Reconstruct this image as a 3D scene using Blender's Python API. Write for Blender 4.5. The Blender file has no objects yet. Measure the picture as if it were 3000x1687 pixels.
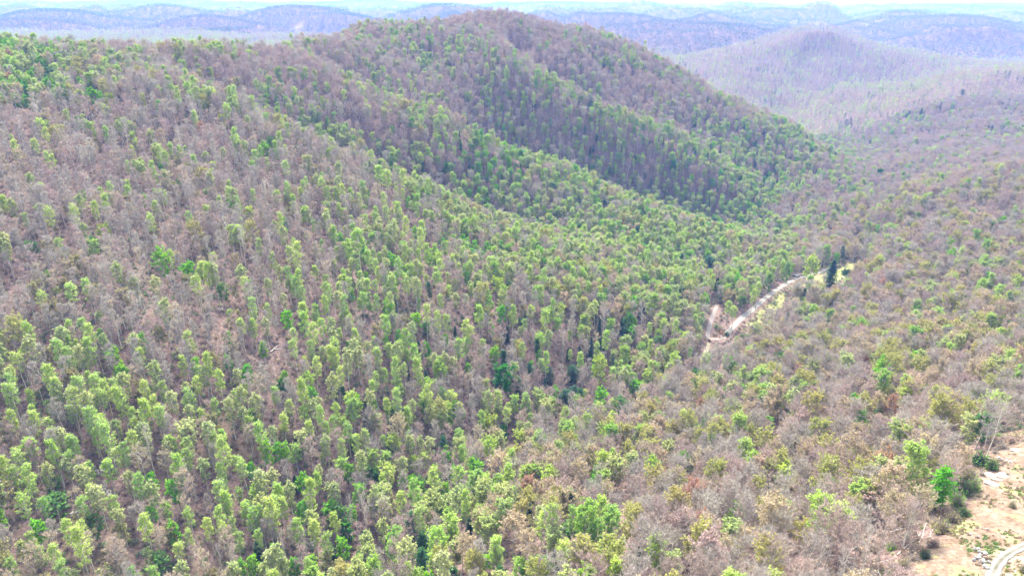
import bpy, math, random
import numpy as np
from mathutils import Matrix, Vector

# ---------------------------------------------------------------- camera, world, sun
sc = bpy.context.scene
CZ = 300.0
PITCH, ROLL, FPX = math.radians(22.9), math.radians(0.3), 2000.0
cp, sp, cr, sr = math.cos(PITCH), math.sin(PITCH), math.cos(ROLL), math.sin(ROLL)
FW = np.array([0, cp, -sp])
R0 = np.array([1.0, 0, 0]); U0 = np.array([0, sp, cp])
RT = cr * R0 + sr * U0
UP = -sr * R0 + cr * U0
cam_data = bpy.data.cameras.new('camera')
cam = bpy.data.objects.new('camera', cam_data)
sc.collection.objects.link(cam)
cam.matrix_world = Matrix(((RT[0], UP[0], -FW[0], 0), (RT[1], UP[1], -FW[1], 0), (RT[2], UP[2], -FW[2], CZ), (0, 0, 0, 1)))
cam_data.sensor_width = 36.0
cam_data.lens = 36.0 * FPX / 3000.0
cam_data.clip_start = 1.0
cam_data.clip_end = 200000.0
sc.camera = cam

SUN_EL, SUN_AZ = math.radians(54), math.radians(-6)      # azimuth measured from +Y towards +X
world = bpy.data.worlds.new('World'); sc.world = world; world.use_nodes = True
wn = world.node_tree.nodes; wl = world.node_tree.links
for n in list(wn): wn.remove(n)
sky = wn.new('ShaderNodeTexSky'); sky.sky_type = 'NISHITA'; sky.sun_disc = False
sky.sun_elevation = SUN_EL; sky.sun_rotation = SUN_AZ
sky.altitude = 300; sky.air_density = 1.0; sky.dust_density = 2.5; sky.ozone_density = 1.0
bgn = wn.new('ShaderNodeBackground'); bgn.inputs['Strength'].default_value = 0.125
wo = wn.new('ShaderNodeOutputWorld')
hsw = wn.new('ShaderNodeHueSaturation'); hsw.inputs['Saturation'].default_value = 0.35   # thin overcast: the blue is veiled
wl.new(sky.outputs[0], hsw.inputs['Color']); wl.new(hsw.outputs[0], bgn.inputs[0]); wl.new(bgn.outputs[0], wo.inputs[0])
sun_data = bpy.data.lights.new('sun', 'SUN'); sun_data.energy = 2.3; sun_data.angle = math.radians(14)
sun_data.color = (1.0, 0.94, 0.85)
sun = bpy.data.objects.new('sun', sun_data); sc.collection.objects.link(sun)
sdir = Vector((math.sin(SUN_AZ) * math.cos(SUN_EL), math.cos(SUN_AZ) * math.cos(SUN_EL), math.sin(SUN_EL)))
sun.rotation_euler = sdir.to_track_quat('Z', 'Y').to_euler()
sc.view_settings.view_transform = 'Standard'; sc.view_settings.look = 'None'
sc.view_settings.gamma = 1.0; sc.view_settings.use_curve_mapping = False
sc.view_settings.exposure = 2.38
sc.cycles.use_denoising = True
sc.cycles.max_bounces = 5; sc.cycles.diffuse_bounces = 2; sc.cycles.transmission_bounces = 3
sc.cycles.volume_bounces = 1; sc.cycles.glossy_bounces = 1; sc.cycles.transparent_max_bounces = 4
HAZE = True
HAZE_D = 0.000102
# ---------------------------------------------------------------- land form
def pix(x, y, z):
    """World point(s) to photograph pixel and depth along the view."""
    p = np.stack([x, y, np.asarray(z) - CZ], -1)
    d = p @ FW
    return 1500 + FPX * (p @ RT) / d, 843.5 - FPX * (p @ UP) / d, d

def ray(px, py):
    return FW + (px - 1500) / FPX * RT - (py - 843.5) / FPX * UP

def at(px, py, Y):
    d = ray(px, py)
    return d * (Y / d[1]) + np.array([0, 0, CZ])

def hsh(ix, iy, seed):
    h = (ix.astype(np.int64) * 374761393 + iy.astype(np.int64) * 668265263 + seed * 974711) & 0xffffffff
    h = ((h ^ (h >> 13)) * 1274126177) & 0xffffffff
    return ((h ^ (h >> 16)) & 0xffffff) / float(0xffffff)

def vnoise(x, y, seed=0):
    x = np.asarray(x, float); y = np.asarray(y, float)
    ix, iy = np.floor(x), np.floor(y)
    fx, fy = x - ix, y - iy
    fx = fx * fx * fx * (fx * (fx * 6 - 15) + 10); fy = fy * fy * fy * (fy * (fy * 6 - 15) + 10)
    a, b = hsh(ix, iy, seed), hsh(ix + 1, iy, seed)
    c, d = hsh(ix, iy + 1, seed), hsh(ix + 1, iy + 1, seed)
    return (a + (b - a) * fx) * (1 - fy) + (c + (d - c) * fx) * fy

def fbm(x, y, seed=0, octv=4, gain=0.5):
    s = 0; a = 1; t = 0
    for k in range(octv):
        s = s + a * vnoise(x * 2 ** k + 17.3 * k, y * 2 ** k - 9.1 * k, seed + k); t += a; a *= gain
    return s / t

def ridged(x, y, seed=0, octv=4):
    s = 0; a = 1; t = 0
    for k in range(octv):
        s = s + a * (1 - np.abs(2 * vnoise(x * 2 ** k + 5.7 * k, y * 2 ** k + 3.3 * k, seed + k) - 1)); t += a; a *= 0.45
    return s / t

def sstep(a, b, v):
    t = np.clip((v - a) / (b - a), 0, 1)
    return t * t * (3 - 2 * t)

# surveyed points of the land: pixel, distance north of the camera, canopy height taken off
SV = [
 # bottom row and valley head
 (0, 1687, 165, 10), (300, 1687, 172, 10), (600, 1687, 185, 10), (850, 1687, 192, 10), (1050, 1687, 190, 10), (1300, 1687, 172, 10),
 (1600, 1687, 156, 10), (1900, 1687, 142, 10), (2200, 1687, 134, 8), (2450, 1687, 128, 3), (2700, 1687, 122, 0), (3000, 1687, 116, 0),
 # hollow
 (1000, 1560, 215, 12), (1250, 1400, 252, 13), (1500, 1220, 305, 14), (1680, 1100, 350, 14), (1850, 1020, 392, 12),
 (2075, 985, 440, 0), (2030, 900, 450, 10),
 # left slope
 (0, 1400, 205, 10), (400, 1400, 212, 10), (800, 1400, 230, 10), (0, 1150, 240, 9), (400, 1150, 250, 9), (800, 1150, 272, 10), (1100, 1150, 288, 12),
 (0, 900, 290, 8), (400, 900, 300, 8), (800, 900, 328, 10), (1200, 900, 355, 12), (1500, 900, 385, 12), (1700, 900, 410, 13),
 (0, 650, 360, 8), (400, 650, 375, 8), (800, 650, 410, 10), (1150, 690, 440, 12), (1400, 720, 480, 12), (1650, 740, 500, 14), (1850, 780, 520, 14),
 (0, 450, 440, 8), (400, 450, 475, 8), (750, 450, 500, 10),
 (0, 280, 530, 10), (200, 240, 580, 10), (0, 180, 620, 10), (100, 115, 700, 11), (0, 108, 720, 12),
 # left ridge top
 (250, 132, 690, 12), (450, 145, 680, 13), (620, 152, 720, 13), (780, 158, 790, 14), (900, 128, 900, 14), (1000, 112, 960, 14),
 # spur one crest
 (480, 200, 610, 12), (640, 250, 590, 12), (760, 310, 575, 12), (880, 380, 560, 12), (1010, 440, 565, 13), (1150, 495, 575, 13), (1300, 550, 590, 13), (1430, 620, 600, 13),
 # hollow behind spur one
 (495, 190, 690, 12), (650, 234, 700, 12), (772, 292, 695, 12), (890, 360, 695, 12), (1020, 418, 695, 12), (1160, 474, 695, 12), (1310, 530, 695, 13), (1440, 598, 680, 14), (1650, 640, 660, 14),
 # spur two crest
 (900, 165, 830, 13), (1000, 200, 810, 13), (1100, 245, 790, 13), (1230, 300, 775, 13), (1350, 360, 770, 13), (1500, 425, 770, 13), (1650, 475, 770, 14),
 (1800, 540, 765, 14), (1950, 600, 740, 14), (2080, 650, 700, 14), (1900, 680, 620, 14),
 # hollow behind spur two, main face
 (1010, 184, 905, 12), (1110, 227, 910, 12), (1240, 282, 905, 12), (1360, 342, 905, 12), (1510, 406, 900, 12), (1660, 457, 890, 12), (1810, 520, 880, 13), (1960, 577, 865, 13), (2090, 625, 845, 13), (2180, 640, 820, 14),
 # spur three crest (on the main face)
 (1380, 90, 1060, 13), (1480, 150, 1000, 13), (1600, 215, 965, 13), (1750, 290, 945, 13), (1900, 350, 930, 13), (2050, 420, 925, 13), (2200, 500, 905, 13), (2330, 580, 850, 13),
 (1492, 138, 1085, 12), (1612, 202, 1060, 12), (1762, 274, 1040, 12), (1912, 334, 1025, 12), (2062, 402, 1010, 12), (2212, 480, 980, 12),
 # main hill skyline
 (1050, 78, 1130, 14), (1150, 52, 1160, 14), (1280, 42, 1150, 14), (1420, 38, 1150, 14), (1520, 50, 1160, 14), (1620, 80, 1170, 14), (1750, 90, 1190, 14),
 (1860, 130, 1180, 14), (1980, 200, 1160, 14), (2100, 262, 1150, 14), (2230, 325, 1130, 14), (2350, 375, 1100, 14), (2450, 440, 1050, 14), (2560, 500, 1000, 14), (2640, 545, 940, 14),
 (1770, 190, 1110, 13), (1960, 260, 1080, 13), (2150, 350, 1060, 13), (2350, 440, 1000, 13), (2480, 520, 930, 13),
 (1150, 110, 1020, 13), (1280, 170, 1000, 13),
 # valley floor east
 (2280, 850, 520, 0), (2160, 910, 475, 0), (2330, 815, 560, 0), (2400, 800, 575, 0), (2480, 790, 575, 1), (2300, 700, 660, 12), (2450, 650, 730, 12), (2620, 580, 820, 12), (2150, 760, 590, 13),
 (2550, 700, 620, 12),
 # right slope
 (1500, 1450, 220, 10), (1750, 1300, 262, 10), (2000, 1180, 310, 10), (2200, 1050, 372, 10), (2400, 920, 452, 9), (2600, 800, 520, 9),
 (1900, 1450, 205, 10), (2200, 1300, 240, 10), (2500, 1150, 285, 10), (2750, 1000, 345, 10), (2990, 880, 410, 10), (2300, 1500, 182, 9), (2600, 1350, 200, 9),
 (2800, 1220, 225, 9), (3000, 1150, 245, 8), (2700, 720, 570, 10), (3000, 700, 540, 10), (2850, 600, 640, 10),
 (2600, 552, 800, 13), (2750, 525, 740, 13), (2880, 500, 710, 13), (3000, 478, 690, 13),
 # clearing (bench)
 (2880, 1340, 176, 0), (3000, 1300, 184, 0), (2860, 1450, 156, 0), (3000, 1450, 154, 0), (2760, 1560, 140, 0), (3000, 1580, 134, 0), (2650, 1650, 129, 0),
 # far right hill
 (2700, 470, 1050, 10), (2900, 482, 960, 8), (2500, 455, 1250, 12), (2700, 400, 1250, 12), (3000, 400, 1150, 12), (2450, 400, 1450, 12), (2650, 320, 1500, 12), (3000, 300, 1400, 12),
 (2380, 345, 1750, 12), (2480, 300, 1750, 13), (2620, 258, 1700, 13), (2780, 218, 1700, 13), (2900, 200, 1700, 13), (3000, 190, 1700, 13),
 (2490, 286, 2100, 12), (2630, 244, 2150, 12), (2790, 206, 2150, 12), (2920, 188, 2100, 12),
 # hills between
 (2310, 318, 1900, 12), (2050, 235, 1950, 12), (2200, 250, 2050, 12), (2400, 240, 2150, 12), (2380, 150, 2350, 13), 
]
# ground that no pixel shows: x/y, y, height relative to the camera
SH = [
 (-1.5, 160, -160), (-1.5, 400, -80), (-1.4, 800, -60), (-1.4, 1500, -150), (1.5, 120, -115), (1.4, 300, -125), (1.4, 700, -140), (1.4, 1500, -130), (-1.4, 3000, -150), (1.4, 3000, -150),
 (-1.05, 300, -120), (-0.95, 600, -50), (-1.2, 165, -170), (1.2, 160, -122), (1.0, 400, -145),
 (-1.4, 60, -170), (-0.4, 60, -200), (0.2, 60, -165), (0.9, 60, -125), (1.5, 60, -120), (0.6, 80, -135), (-0.1, 110, -195),
 (-0.7, 850, -90), (-0.5, 880, -95), (-0.35, 950, -95), (-0.7, 1100, -170), (-0.5, 1150, -170), (-0.3, 1250, -160), (-0.7, 1800, -175), (-0.4, 1800, -175), (-0.15, 1600, -150), (0.0, 1500, -130),
 (-0.7, 2800, -150), (-0.4, 2800, -150), (-0.1, 2600, -150), (0.1, 1500, -150), (0.15, 2100, -190), (0.0, 2600, -160), (0.25, 1450, -190), (0.35, 1300, -215), (0.45, 1150, -240), (0.0, 1085, -80), (0.1, 1030, -122), (0.2, 985, -160), (0.3, 960, -190), (0.38, 940, -215),
 (0.1, 3200, -150), (0.5, 3200, -170), (0.7, 3200, -180), (0.25, 2000, -235),
 (-0.36, 645, -98), (-0.28, 625, -132), (-0.2, 627, -158), (-0.1, 635, -178), (-0.04, 640, -190),
 (-0.24, 875, -100), (-0.17, 850, -122), (-0.1, 835, -146), (-0.03, 830, -166), (0.05, 825, -182), (0.13, 820, -200), (0.2, 800, -222), (0.27, 760, -236), (0.42, 900, -245),
 (0.6, 830, -222), (0.72, 800, -210),
]
# crests and hollows that run on between the surveyed points
LN = [[(480, 200, 610, 12), (640, 250, 590, 12), (760, 310, 575, 12), (880, 380, 560, 12), (1010, 440, 565, 13), (1150, 495, 575, 13), (1300, 550, 590, 13), (1430, 620, 600, 13)],
 [(495, 190, 690, 12), (650, 234, 700, 12), (772, 292, 695, 12), (890, 360, 695, 12), (1020, 418, 695, 12), (1160, 474, 695, 12), (1310, 530, 695, 13), (1440, 598, 680, 14)],
 [(900, 165, 830, 13), (1000, 200, 810, 13), (1100, 245, 790, 13), (1230, 300, 775, 13), (1350, 360, 770, 13), (1500, 425, 770, 13), (1650, 475, 770, 14), (1800, 540, 765, 14), (1950, 600, 740, 14), (2080, 650, 700, 14)],
 [(1010, 184, 905, 12), (1110, 227, 910, 12), (1240, 282, 905, 12), (1360, 342, 905, 12), (1510, 406, 900, 12), (1660, 457, 890, 12), (1810, 520, 880, 13), (1960, 577, 865, 13), (2090, 625, 845, 13)],
 [(1380, 90, 1060, 13), (1480, 150, 1000, 13), (1600, 215, 965, 13), (1750, 290, 945, 13), (1900, 350, 930, 13), (2050, 420, 925, 13), (2200, 500, 905, 13), (2330, 580, 850, 13)],
 [(1492, 138, 1085, 12), (1612, 202, 1060, 12), (1762, 274, 1040, 12), (1912, 334, 1025, 12), (2062, 402, 1010, 12), (2212, 480, 980, 12)],
 [(1620, 80, 1170, 14), (1750, 90, 1190, 14), (1860, 130, 1180, 14), (1980, 200, 1160, 14), (2100, 262, 1150, 14), (2230, 325, 1130, 14), (2350, 375, 1100, 14), (2450, 440, 1050, 14), (2560, 500, 1000, 14), (2640, 545, 940, 14)],
 [(1770, 190, 1110, 13), (1960, 260, 1080, 13), (2150, 350, 1060, 13), (2350, 440, 1000, 13)],
 [(2600, 552, 800, 13), (2750, 525, 740, 13), (2880, 500, 710, 13), (3000, 478, 690, 13)],
 [(2380, 345, 1750, 12), (2480, 300, 1750, 13), (2620, 258, 1700, 13), (2780, 218, 1700, 13), (2900, 200, 1700, 13), (3000, 190, 1700, 13)],
 [(2000, 182, 2250, 13), (2097, 151, 2330, 13), (2217, 120, 2400, 13), (2310, 86, 2450, 13), (2373, 74, 2450, 13), (2439, 84, 2440, 13), (2505, 116, 2400, 13), (2547, 136, 2380, 13), (2683, 148, 2350, 13), (2796, 171, 2300, 13), (2890, 186, 2250, 13)],
 [(2490, 286, 2100, 12), (2630, 244, 2150, 12), (2790, 206, 2150, 12), (2920, 188, 2100, 12)]]
SHL = [[(0.46, 1900, -200), (0.55, 1900, -192), (0.65, 1880, -180), (0.72, 1860, -178)],
 [(-0.36, 645, -98), (-0.28, 625, -132), (-0.2, 627, -158), (-0.1, 635, -178), (-0.04, 640, -190)],
 [(-0.24, 875, -100), (-0.17, 850, -122), (-0.1, 835, -146), (-0.03, 830, -166), (0.05, 825, -182), (0.13, 820, -200), (0.2, 800, -222), (0.27, 760, -236)],
 [(0.0, 1085, -80), (0.1, 1030, -122), (0.2, 985, -160), (0.3, 960, -190), (0.38, 940, -215)],
 [(0.22, 2750, -215), (0.3, 2800, -215), (0.4, 2850, -215), (0.5, 2800, -225), (0.6, 2750, -230), (0.7, 2700, -230)],
 [(0.1, 1500, -150), (0.25, 1450, -190), (0.35, 1300, -215), (0.45, 1150, -240)]]
def _dense(P, k=3):
    P = np.array(P, float); o = []
    for a, b in zip(P[:-1], P[1:]):
        for j in range(k): o.append(a + (b - a) * j / k)
    return [tuple(v) for v in o] + [tuple(P[-1])]
_ends = {p for l in LN + SHL for p in l}
SV = [p for p in SV if p not in _ends]; SH = [p for p in SH if p not in _ends]
for l in LN: SV += _dense(l)
for l in SHL: SH += [(a, y, z - 26) for a, y, z in _dense(l)]
_P = [at(a, b, c) - np.array([0, 0, CZ + d + (5 if d >= 11 and c > 555 else 0)]) for a, b, c, d in SV]
_A = np.array([(p[0] / p[1], math.log(p[1]), p[2]) for p in _P] + [(a, math.log(y), z) for a, y, z in SH])
_C = 0.022
def _phi(a, b):
    return np.sqrt((a[:, None, 0] - b[None, :, 0]) ** 2 * 1.6 + (a[:, None, 1] - b[None, :, 1]) ** 2 + _C * _C)
_n = len(_A)
_M = np.zeros((_n + 3, _n + 3)); _M[:_n, :_n] = _phi(_A, _A) - np.eye(_n) * 0.001
_M[:_n, _n] = 1; _M[:_n, _n + 1:] = _A[:, :2]; _M[_n:, :_n] = _M[:_n, _n:].T
_W = np.linalg.solve(_M, np.concatenate([_A[:, 2], np.zeros(3)]))

def near_z(x, y):
    x = np.asarray(x, float).ravel(); y = np.asarray(y, float).ravel()
    q = np.stack([x / y, np.log(y)], -1); out = np.empty(len(x))
    for i in range(0, len(x), 20000):
        s = q[i:i + 20000]
        out[i:i + 20000] = _phi(s, _A) @ _W[:_n] + _W[_n] + s @ _W[_n + 1:]
    return out

# knobs and ridges of the far country: pixel of the top, distance, half widths
KN = [(2150, 78, 3500, 330, 260), (2000, 100, 3300, 260, 220), (1880, 125, 3100, 220, 200), (2300, 80, 3700, 200, 250), (2680, 118, 3600, 300, 260), (2900, 140, 3300, 350, 250), (2560, 95, 4200, 300, 260), (2950, 95, 4600, 450, 300), (2750, 75, 5600, 350, 300), (2405, 6, 6500, 230, 300), (2280, 25, 6300, 420, 300), (2160, 8, 8500, 330, 300), (1870, 2, 9000, 420, 400), (2610, 12, 9500, 300, 400), (2540, 16, 9300, 380, 400),
      (2720, 14, 10500, 900, 700), (2860, 20, 9500, 500, 500), (2990, 24, 8800, 450, 500), (2650, 34, 5200, 260, 250), (2800, 45, 4300, 500, 300), (1330, 14, 5000, 400, 300),
      (850, 18, 4300, 500, 350), (480, 16, 5200, 500, 400), (150, 30, 4200, 450, 300), (300, 72, 2900, 300, 200), (60, 45, 3300, 350, 250), (600, 45, 3600, 400, 250), (980, 40, 4200, 350, 250), (1800, 40, 4300, 550, 300), (1950, 60, 3500, 350, 250),
      (1650, 8, 11000, 1500, 900), (1100, 4, 12000, 2000, 900), (500, 3, 14000, 2500, 1200), (2300, 3, 16000, 3000, 1500), (2900, 12, 14000, 1800, 1200)]
_K = [(at(a, b, c), rx, ry) for a, b, c, rx, ry in KN]

def far_z(x, y):
    w = 0.25 * (vnoise(x / 1400, y / 1400, 91) - 0.5) * 1400
    z = -335 + 265 * ridged((x + w) / 800, (y - w) / 1300, 11, 4) ** 1.6
    z = z + 30 * (fbm(x / 240, y / 240, 23, 3) - 0.5)
    z = z + 45 * (vnoise(x / 3500, y / 3500, 5) - 0.4) + np.clip((y - 9000) / 50000, 0, 1) * 150
    z = np.where(z > -85, -85 + 40 * (1 - np.exp(-(np.maximum(z, -85) + 85) / 40)), z)
    for p, rx, ry in _K:
        g = np.exp(-((x - p[0]) / rx) ** 2 - ((y - p[1]) / ry) ** 2)
        z = z * (1 - g) + np.maximum(z, p[2] - CZ - 8) * g
    return z

def height(x, y):
    x = np.asarray(x, float); y = np.asarray(y, float); sh = x.shape
    xf, yf = x.ravel(), np.maximum(y.ravel(), 30.0)
    w = sstep(math.log(2700), math.log(3600), np.log(yf))
    z = np.zeros(len(xf)); m = w < 1
    if m.any(): z[m] = near_z(xf[m], yf[m]) * (1 - w[m])
    m = w > 0
    if m.any(): z[m] += far_z(xf[m], yf[m]) * w[m]
    # small relief: gullies and benches, none on the roads and the clearing
    k = (1 - w) * smooth_mask(xf, yf)
    z += k * ((fbm(xf / 60, yf / 60, 41, 3) - 0.5) * 9 + (ridged(xf / 150, yf / 150, 47, 3) - 0.6) * 24 * sstep(500, 900, yf))
    z = np.minimum(z, -20)
    return (z + CZ).reshape(sh)

CLEAR = [(2990, 1260), (2900, 1300), (2865, 1345), (2830, 1420), (2790, 1500), (2770, 1560), (2690, 1620), (2600, 1700), (2600, 1900), (3500, 2000), (3700, 1300), (3100, 1250)]
def _flat(px, py, Y): p = at(px, py, Y); return p[0], p[1]
_CZN = [(3010, 1268, 192), (2930, 1300, 184), (2880, 1345, 176), (2850, 1420, 162), (2800, 1500, 150), (2765, 1560, 140), (2690, 1620, 132), (2560, 1700, 122)]
CLEAR_EDGE = [_flat(*c) for c in _CZN]
CLEAR_EDGE = [(p[0], p[1]) for p in CLEAR_EDGE] + [(CLEAR_EDGE[-1][0] - 3, 60), (170, 60), (230, 170), (175, 215)]
CLEAR_POLY = np.array(CLEAR_EDGE)
def poly_dist(x, y, P):
    """Signed distance to a polygon, positive inside."""
    d = np.full(x.shape, 1e18); ins = np.zeros(x.shape, bool)
    for i in range(len(P)):
        x1, y1 = P[i]; x2, y2 = P[(i + 1) % len(P)]
        ex, ey = x2 - x1, y2 - y1
        t = np.clip(((x - x1) * ex + (y - y1) * ey) / (ex * ex + ey * ey), 0, 1)
        d = np.minimum(d, np.hypot(x - x1 - t * ex, y - y1 - t * ey))
        c = ((y1 > y) != (y2 > y)) & (x < (x2 - x1) * (y - y1) / (y2 - y1 + 1e-12) + x1)
        ins ^= c
    return np.where(ins, d, -d)
ROADS = {  # centre lines: pixel, distance
 'gravel_road': ([(2112, 992, 437), (2135, 968, 446), (2165, 935, 460), (2205, 898, 478), (2240, 868, 500), (2275, 845, 522), (2310, 825, 545), (2345, 812, 560), (2400, 797, 578), (2440, 785, 592)], 3.9),
 'gravel_lane': ([(2102, 885, 484), (2096, 900, 475), (2082, 945, 455), (2074, 978, 441), (2080, 990, 437), (2112, 992, 437)], 2.8),
 'dirt_track': ([(2080, 990, 437), (2076, 1010, 428), (2070, 1030, 418), (2058, 1048, 408), (2040, 1058, 400)], 2.2),
 'clearing_track': ([(3080, 1570, 136), (3005, 1598, 131), (2955, 1625, 127.5), (2922, 1660, 123.5), (2893, 1720, 117), (2868, 1790, 110)], 2.5),
}
ROAD_XY = {k: (np.array([_flat(*p) for p in v[0]]), v[1]) for k, v in ROADS.items()}
FIELD_POLY = np.array([_flat(*p) for p in [(2365, 815, 560), (2440, 798, 576), (2480, 781, 602), (2515, 780, 600), (2490, 806, 566), (2445, 842, 536), (2400, 860, 518), (2350, 842, 534)]])
BANK_POLY = np.array([_flat(*p) for p in [(2270, 868, 498), (2300, 850, 515), (2295, 890, 482), (2260, 925, 462), (2215, 945, 452), (2190, 940, 455), (2235, 895, 480)]])
def line_dist(x, y, P):
    d = np.full(x.shape, 1e18)
    for i in range(len(P) - 1):
        x1, y1 = P[i]; ex, ey = P[i + 1] - P[i]
        t = np.clip(((x - x1) * ex + (y - y1) * ey) / (ex * ex + ey * ey), 0, 1)
        d = np.minimum(d, np.hypot(x - x1 - t * ex, y - y1 - t * ey))
    return d
def road_dist(x, y):
    d = np.full(x.shape, 1e18)
    for P, w in ROAD_XY.values(): d = np.minimum(d, line_dist(x, y, P) - w / 2)
    return d
def smooth_mask(x, y):
    m = np.ones(x.shape)
    c = (np.abs(x) < 500) & (y < 700)
    if c.any():
        xs, ys = x[c], y[c]
        m[c] = sstep(2, 25, road_dist(xs, ys)) * sstep(0, 14, -poly_dist(xs, ys, CLEAR_POLY)) * sstep(0, 14, -poly_dist(xs, ys, FIELD_POLY))
    return m
def hit(px, py, t0=90, t1=3000):
    """Ground point seen at a pixel (first crossing of the view ray)."""
    d = ray(px, py); Y = np.exp(np.linspace(math.log(t0), math.log(t1), 700))
    x = d[0] * Y / d[1]; z = CZ + d[2] * Y / d[1]
    g = height(x, Y) - z; i = int(np.argmax(g > 0)) if (g > 0).any() else len(Y) - 1
    if i == 0: return np.array([x[0], Y[0], z[0]])
    f = g[i - 1] / (g[i - 1] - g[i]); yy = Y[i - 1] + (Y[i] - Y[i - 1]) * f; xx = d[0] * yy / d[1]
    return np.array([xx, yy, float(height(np.array([xx]), np.array([yy]))[0])])
# ---------------------------------------------------------------- helpers
rng = np.random.default_rng(7)
col = sc.collection

def mesh_from(name, V, F, mats=(), midx=None, smooth=False):
    """V (n,3); F list of index arrays (all tris or quads: 2-D array) or list of lists."""
    me = bpy.data.meshes.new(name)
    V = np.asarray(V, np.float32)
    if isinstance(F, np.ndarray): F = [F]
    F = [np.asarray(f, np.int32) for f in F if len(f)]
    me.vertices.add(len(V)); me.vertices.foreach_set('co', V.ravel())
    lt = np.concatenate([np.full(len(f), f.shape[1], np.int32) for f in F])
    li = np.concatenate([f.ravel() for f in F])
    me.loops.add(len(li)); me.loops.foreach_set('vertex_index', li)
    me.polygons.add(len(lt)); st = np.concatenate([[0], np.cumsum(lt)[:-1]]).astype(np.int32)
    me.polygons.foreach_set('loop_start', st)
    try: me.polygons.foreach_set('loop_total', lt)
    except Exception: pass
    if midx is not None: me.polygons.foreach_set('material_index', np.asarray(midx, np.int32))
    if smooth: me.polygons.foreach_set('use_smooth', np.ones(len(lt), bool))
    for m in mats: me.materials.append(m)
    me.update(calc_edges=True); me.validate()
    return me

def link(name, me, parent=None, loc=None, **props):
    o = bpy.data.objects.new(name, me); col.objects.link(o)
    if parent is not None: o.parent = parent
    if loc is not None: o.location = loc
    for k, v in props.items(): o[k] = v
    return o

class NT:
    def __init__(s, name):
        s.m = bpy.data.materials.new(name); s.m.use_nodes = True
        s.t = s.m.node_tree
        for n in list(s.t.nodes): s.t.nodes.remove(n)
        s.out = s.n('ShaderNodeOutputMaterial')
    def n(s, kind, **kw):
        n = s.t.nodes.new(kind)
        for k, v in kw.items(): setattr(n, k, v)
        return n
    def l(s, a, b): s.t.links.new(a, b)
    def val(s, sock, v):
        if hasattr(v, 'links') or hasattr(v, 'is_output'): s.l(v, sock)
        else: sock.default_value = v
    def mix(s, fac, a, b, kind='MIX'):
        n = s.n('ShaderNodeMix', data_type='RGBA', blend_type=kind)
        s.val(n.inputs[0], fac)
        for i, v in ((6, a), (7, b)):
            if isinstance(v, tuple): v = v + (1,) if len(v) == 3 else v
            s.val(n.inputs[i], v)
        return n.outputs[2]
    def noise(s, vec, scale, detail=3, rough=0.55):
        n = s.n('ShaderNodeTexNoise'); n.inputs['Scale'].default_value = scale
        n.inputs['Detail'].default_value = detail; n.inputs['Roughness'].default_value = rough
        s.l(vec, n.inputs['Vector']); return n.outputs[0]
    def ramp(s, fac, stops):
        n = s.n('ShaderNodeValToRGB'); s.l(fac, n.inputs[0]); e = n.color_ramp.elements
        while len(e) < len(stops): e.new(0.5)
        for i, (p, c) in enumerate(stops):
            e[i].position = p; e[i].color = tuple(c) + (1,) if not np.isscalar(c) else (c, c, c, 1)
        return n.outputs[0]
    def math(s, op, a, b=None, clamp=False):
        n = s.n('ShaderNodeMath', operation=op, use_clamp=clamp); s.val(n.inputs[0], a)
        if b is not None: s.val(n.inputs[1], b)
        return n.outputs[0]

def leaf_mat(name, stops, trans=0.35, var=0.24):
    t = NT(name)
    oi = t.n('ShaderNodeObjectInfo'); geo = t.n('ShaderNodeNewGeometry')
    c = t.ramp(oi.outputs['Random'], [(i / (len(stops) - 1), s) for i, s in enumerate(stops)])
    hsv = t.n('ShaderNodeHueSaturation'); t.l(c, hsv.inputs['Color'])
    v = t.n('ShaderNodeMapRange'); t.l(geo.outputs['Random Per Island'], v.inputs[0])
    v.inputs[3].default_value = 1 - var; v.inputs[4].default_value = 1 + var
    t.l(v.outputs[0], hsv.inputs['Value'])
    h = t.n('ShaderNodeMapRange'); t.l(oi.outputs['Random'], h.inputs[0])
    # a second spread in hue, uncorrelated with the ramp
    m = t.math('FRACT', t.math('MULTIPLY', oi.outputs['Random'], 17.37))
    t.l(m, h.inputs[0]); h.inputs[3].default_value = 0.485; h.inputs[4].default_value = 0.515
    t.l(h.outputs[0], hsv.inputs['Hue'])
    d = t.n('ShaderNodeBsdfDiffuse'); t.l(hsv.outputs[0], d.inputs[0])
    if trans > 0:
        tr = t.n('ShaderNodeBsdfTranslucent'); t.l(hsv.outputs[0], tr.inputs[0])
        mx = t.n('ShaderNodeMixShader'); mx.inputs[0].default_value = trans
        t.l(d.outputs[0], mx.inputs[1]); t.l(tr.outputs[0], mx.inputs[2]); t.l(mx.outputs[0], t.out.inputs[0])
    else: t.l(d.outputs[0], t.out.inputs[0])
    return t.m

M = {}
M['bark_grey'] = leaf_mat('bark_grey', [(.40, .36, .32), (.58, .54, .47), (.50, .46, .40)], 0, .12)
M['bark_dark'] = leaf_mat('bark_dark', [(.11, .09, .08), (.16, .13, .11)], 0, .12)
M['bark_white'] = leaf_mat('bark_white', [(.62, .58, .50), (.72, .68, .60)], 0, .1)
M['twig_grey'] = leaf_mat('twig_grey', [(.35, .315, .275), (.42, .385, .33), (.32, .285, .25), (.45, .405, .345)], 0.15, .25)
M['twig_mauve'] = leaf_mat('twig_mauve', [(.385, .30, .265), (.435, .335, .29), (.34, .27, .245)], 0.15, .25)
M['twig_pale'] = leaf_mat('twig_pale', [(.42, .37, .33), (.50, .44, .37)], 0.15, .25)
M['leaf_yellow_green'] = leaf_mat('leaf_yellow_green', [(.36, .54, .07), (.46, .61, .13), (.41, .57, .10), (.29, .50, .055)])
M['leaf_soft_green'] = leaf_mat('leaf_soft_green', [(.27, .44, .06), (.36, .51, .11), (.31, .46, .10), (.24, .43, .055)])
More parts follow.
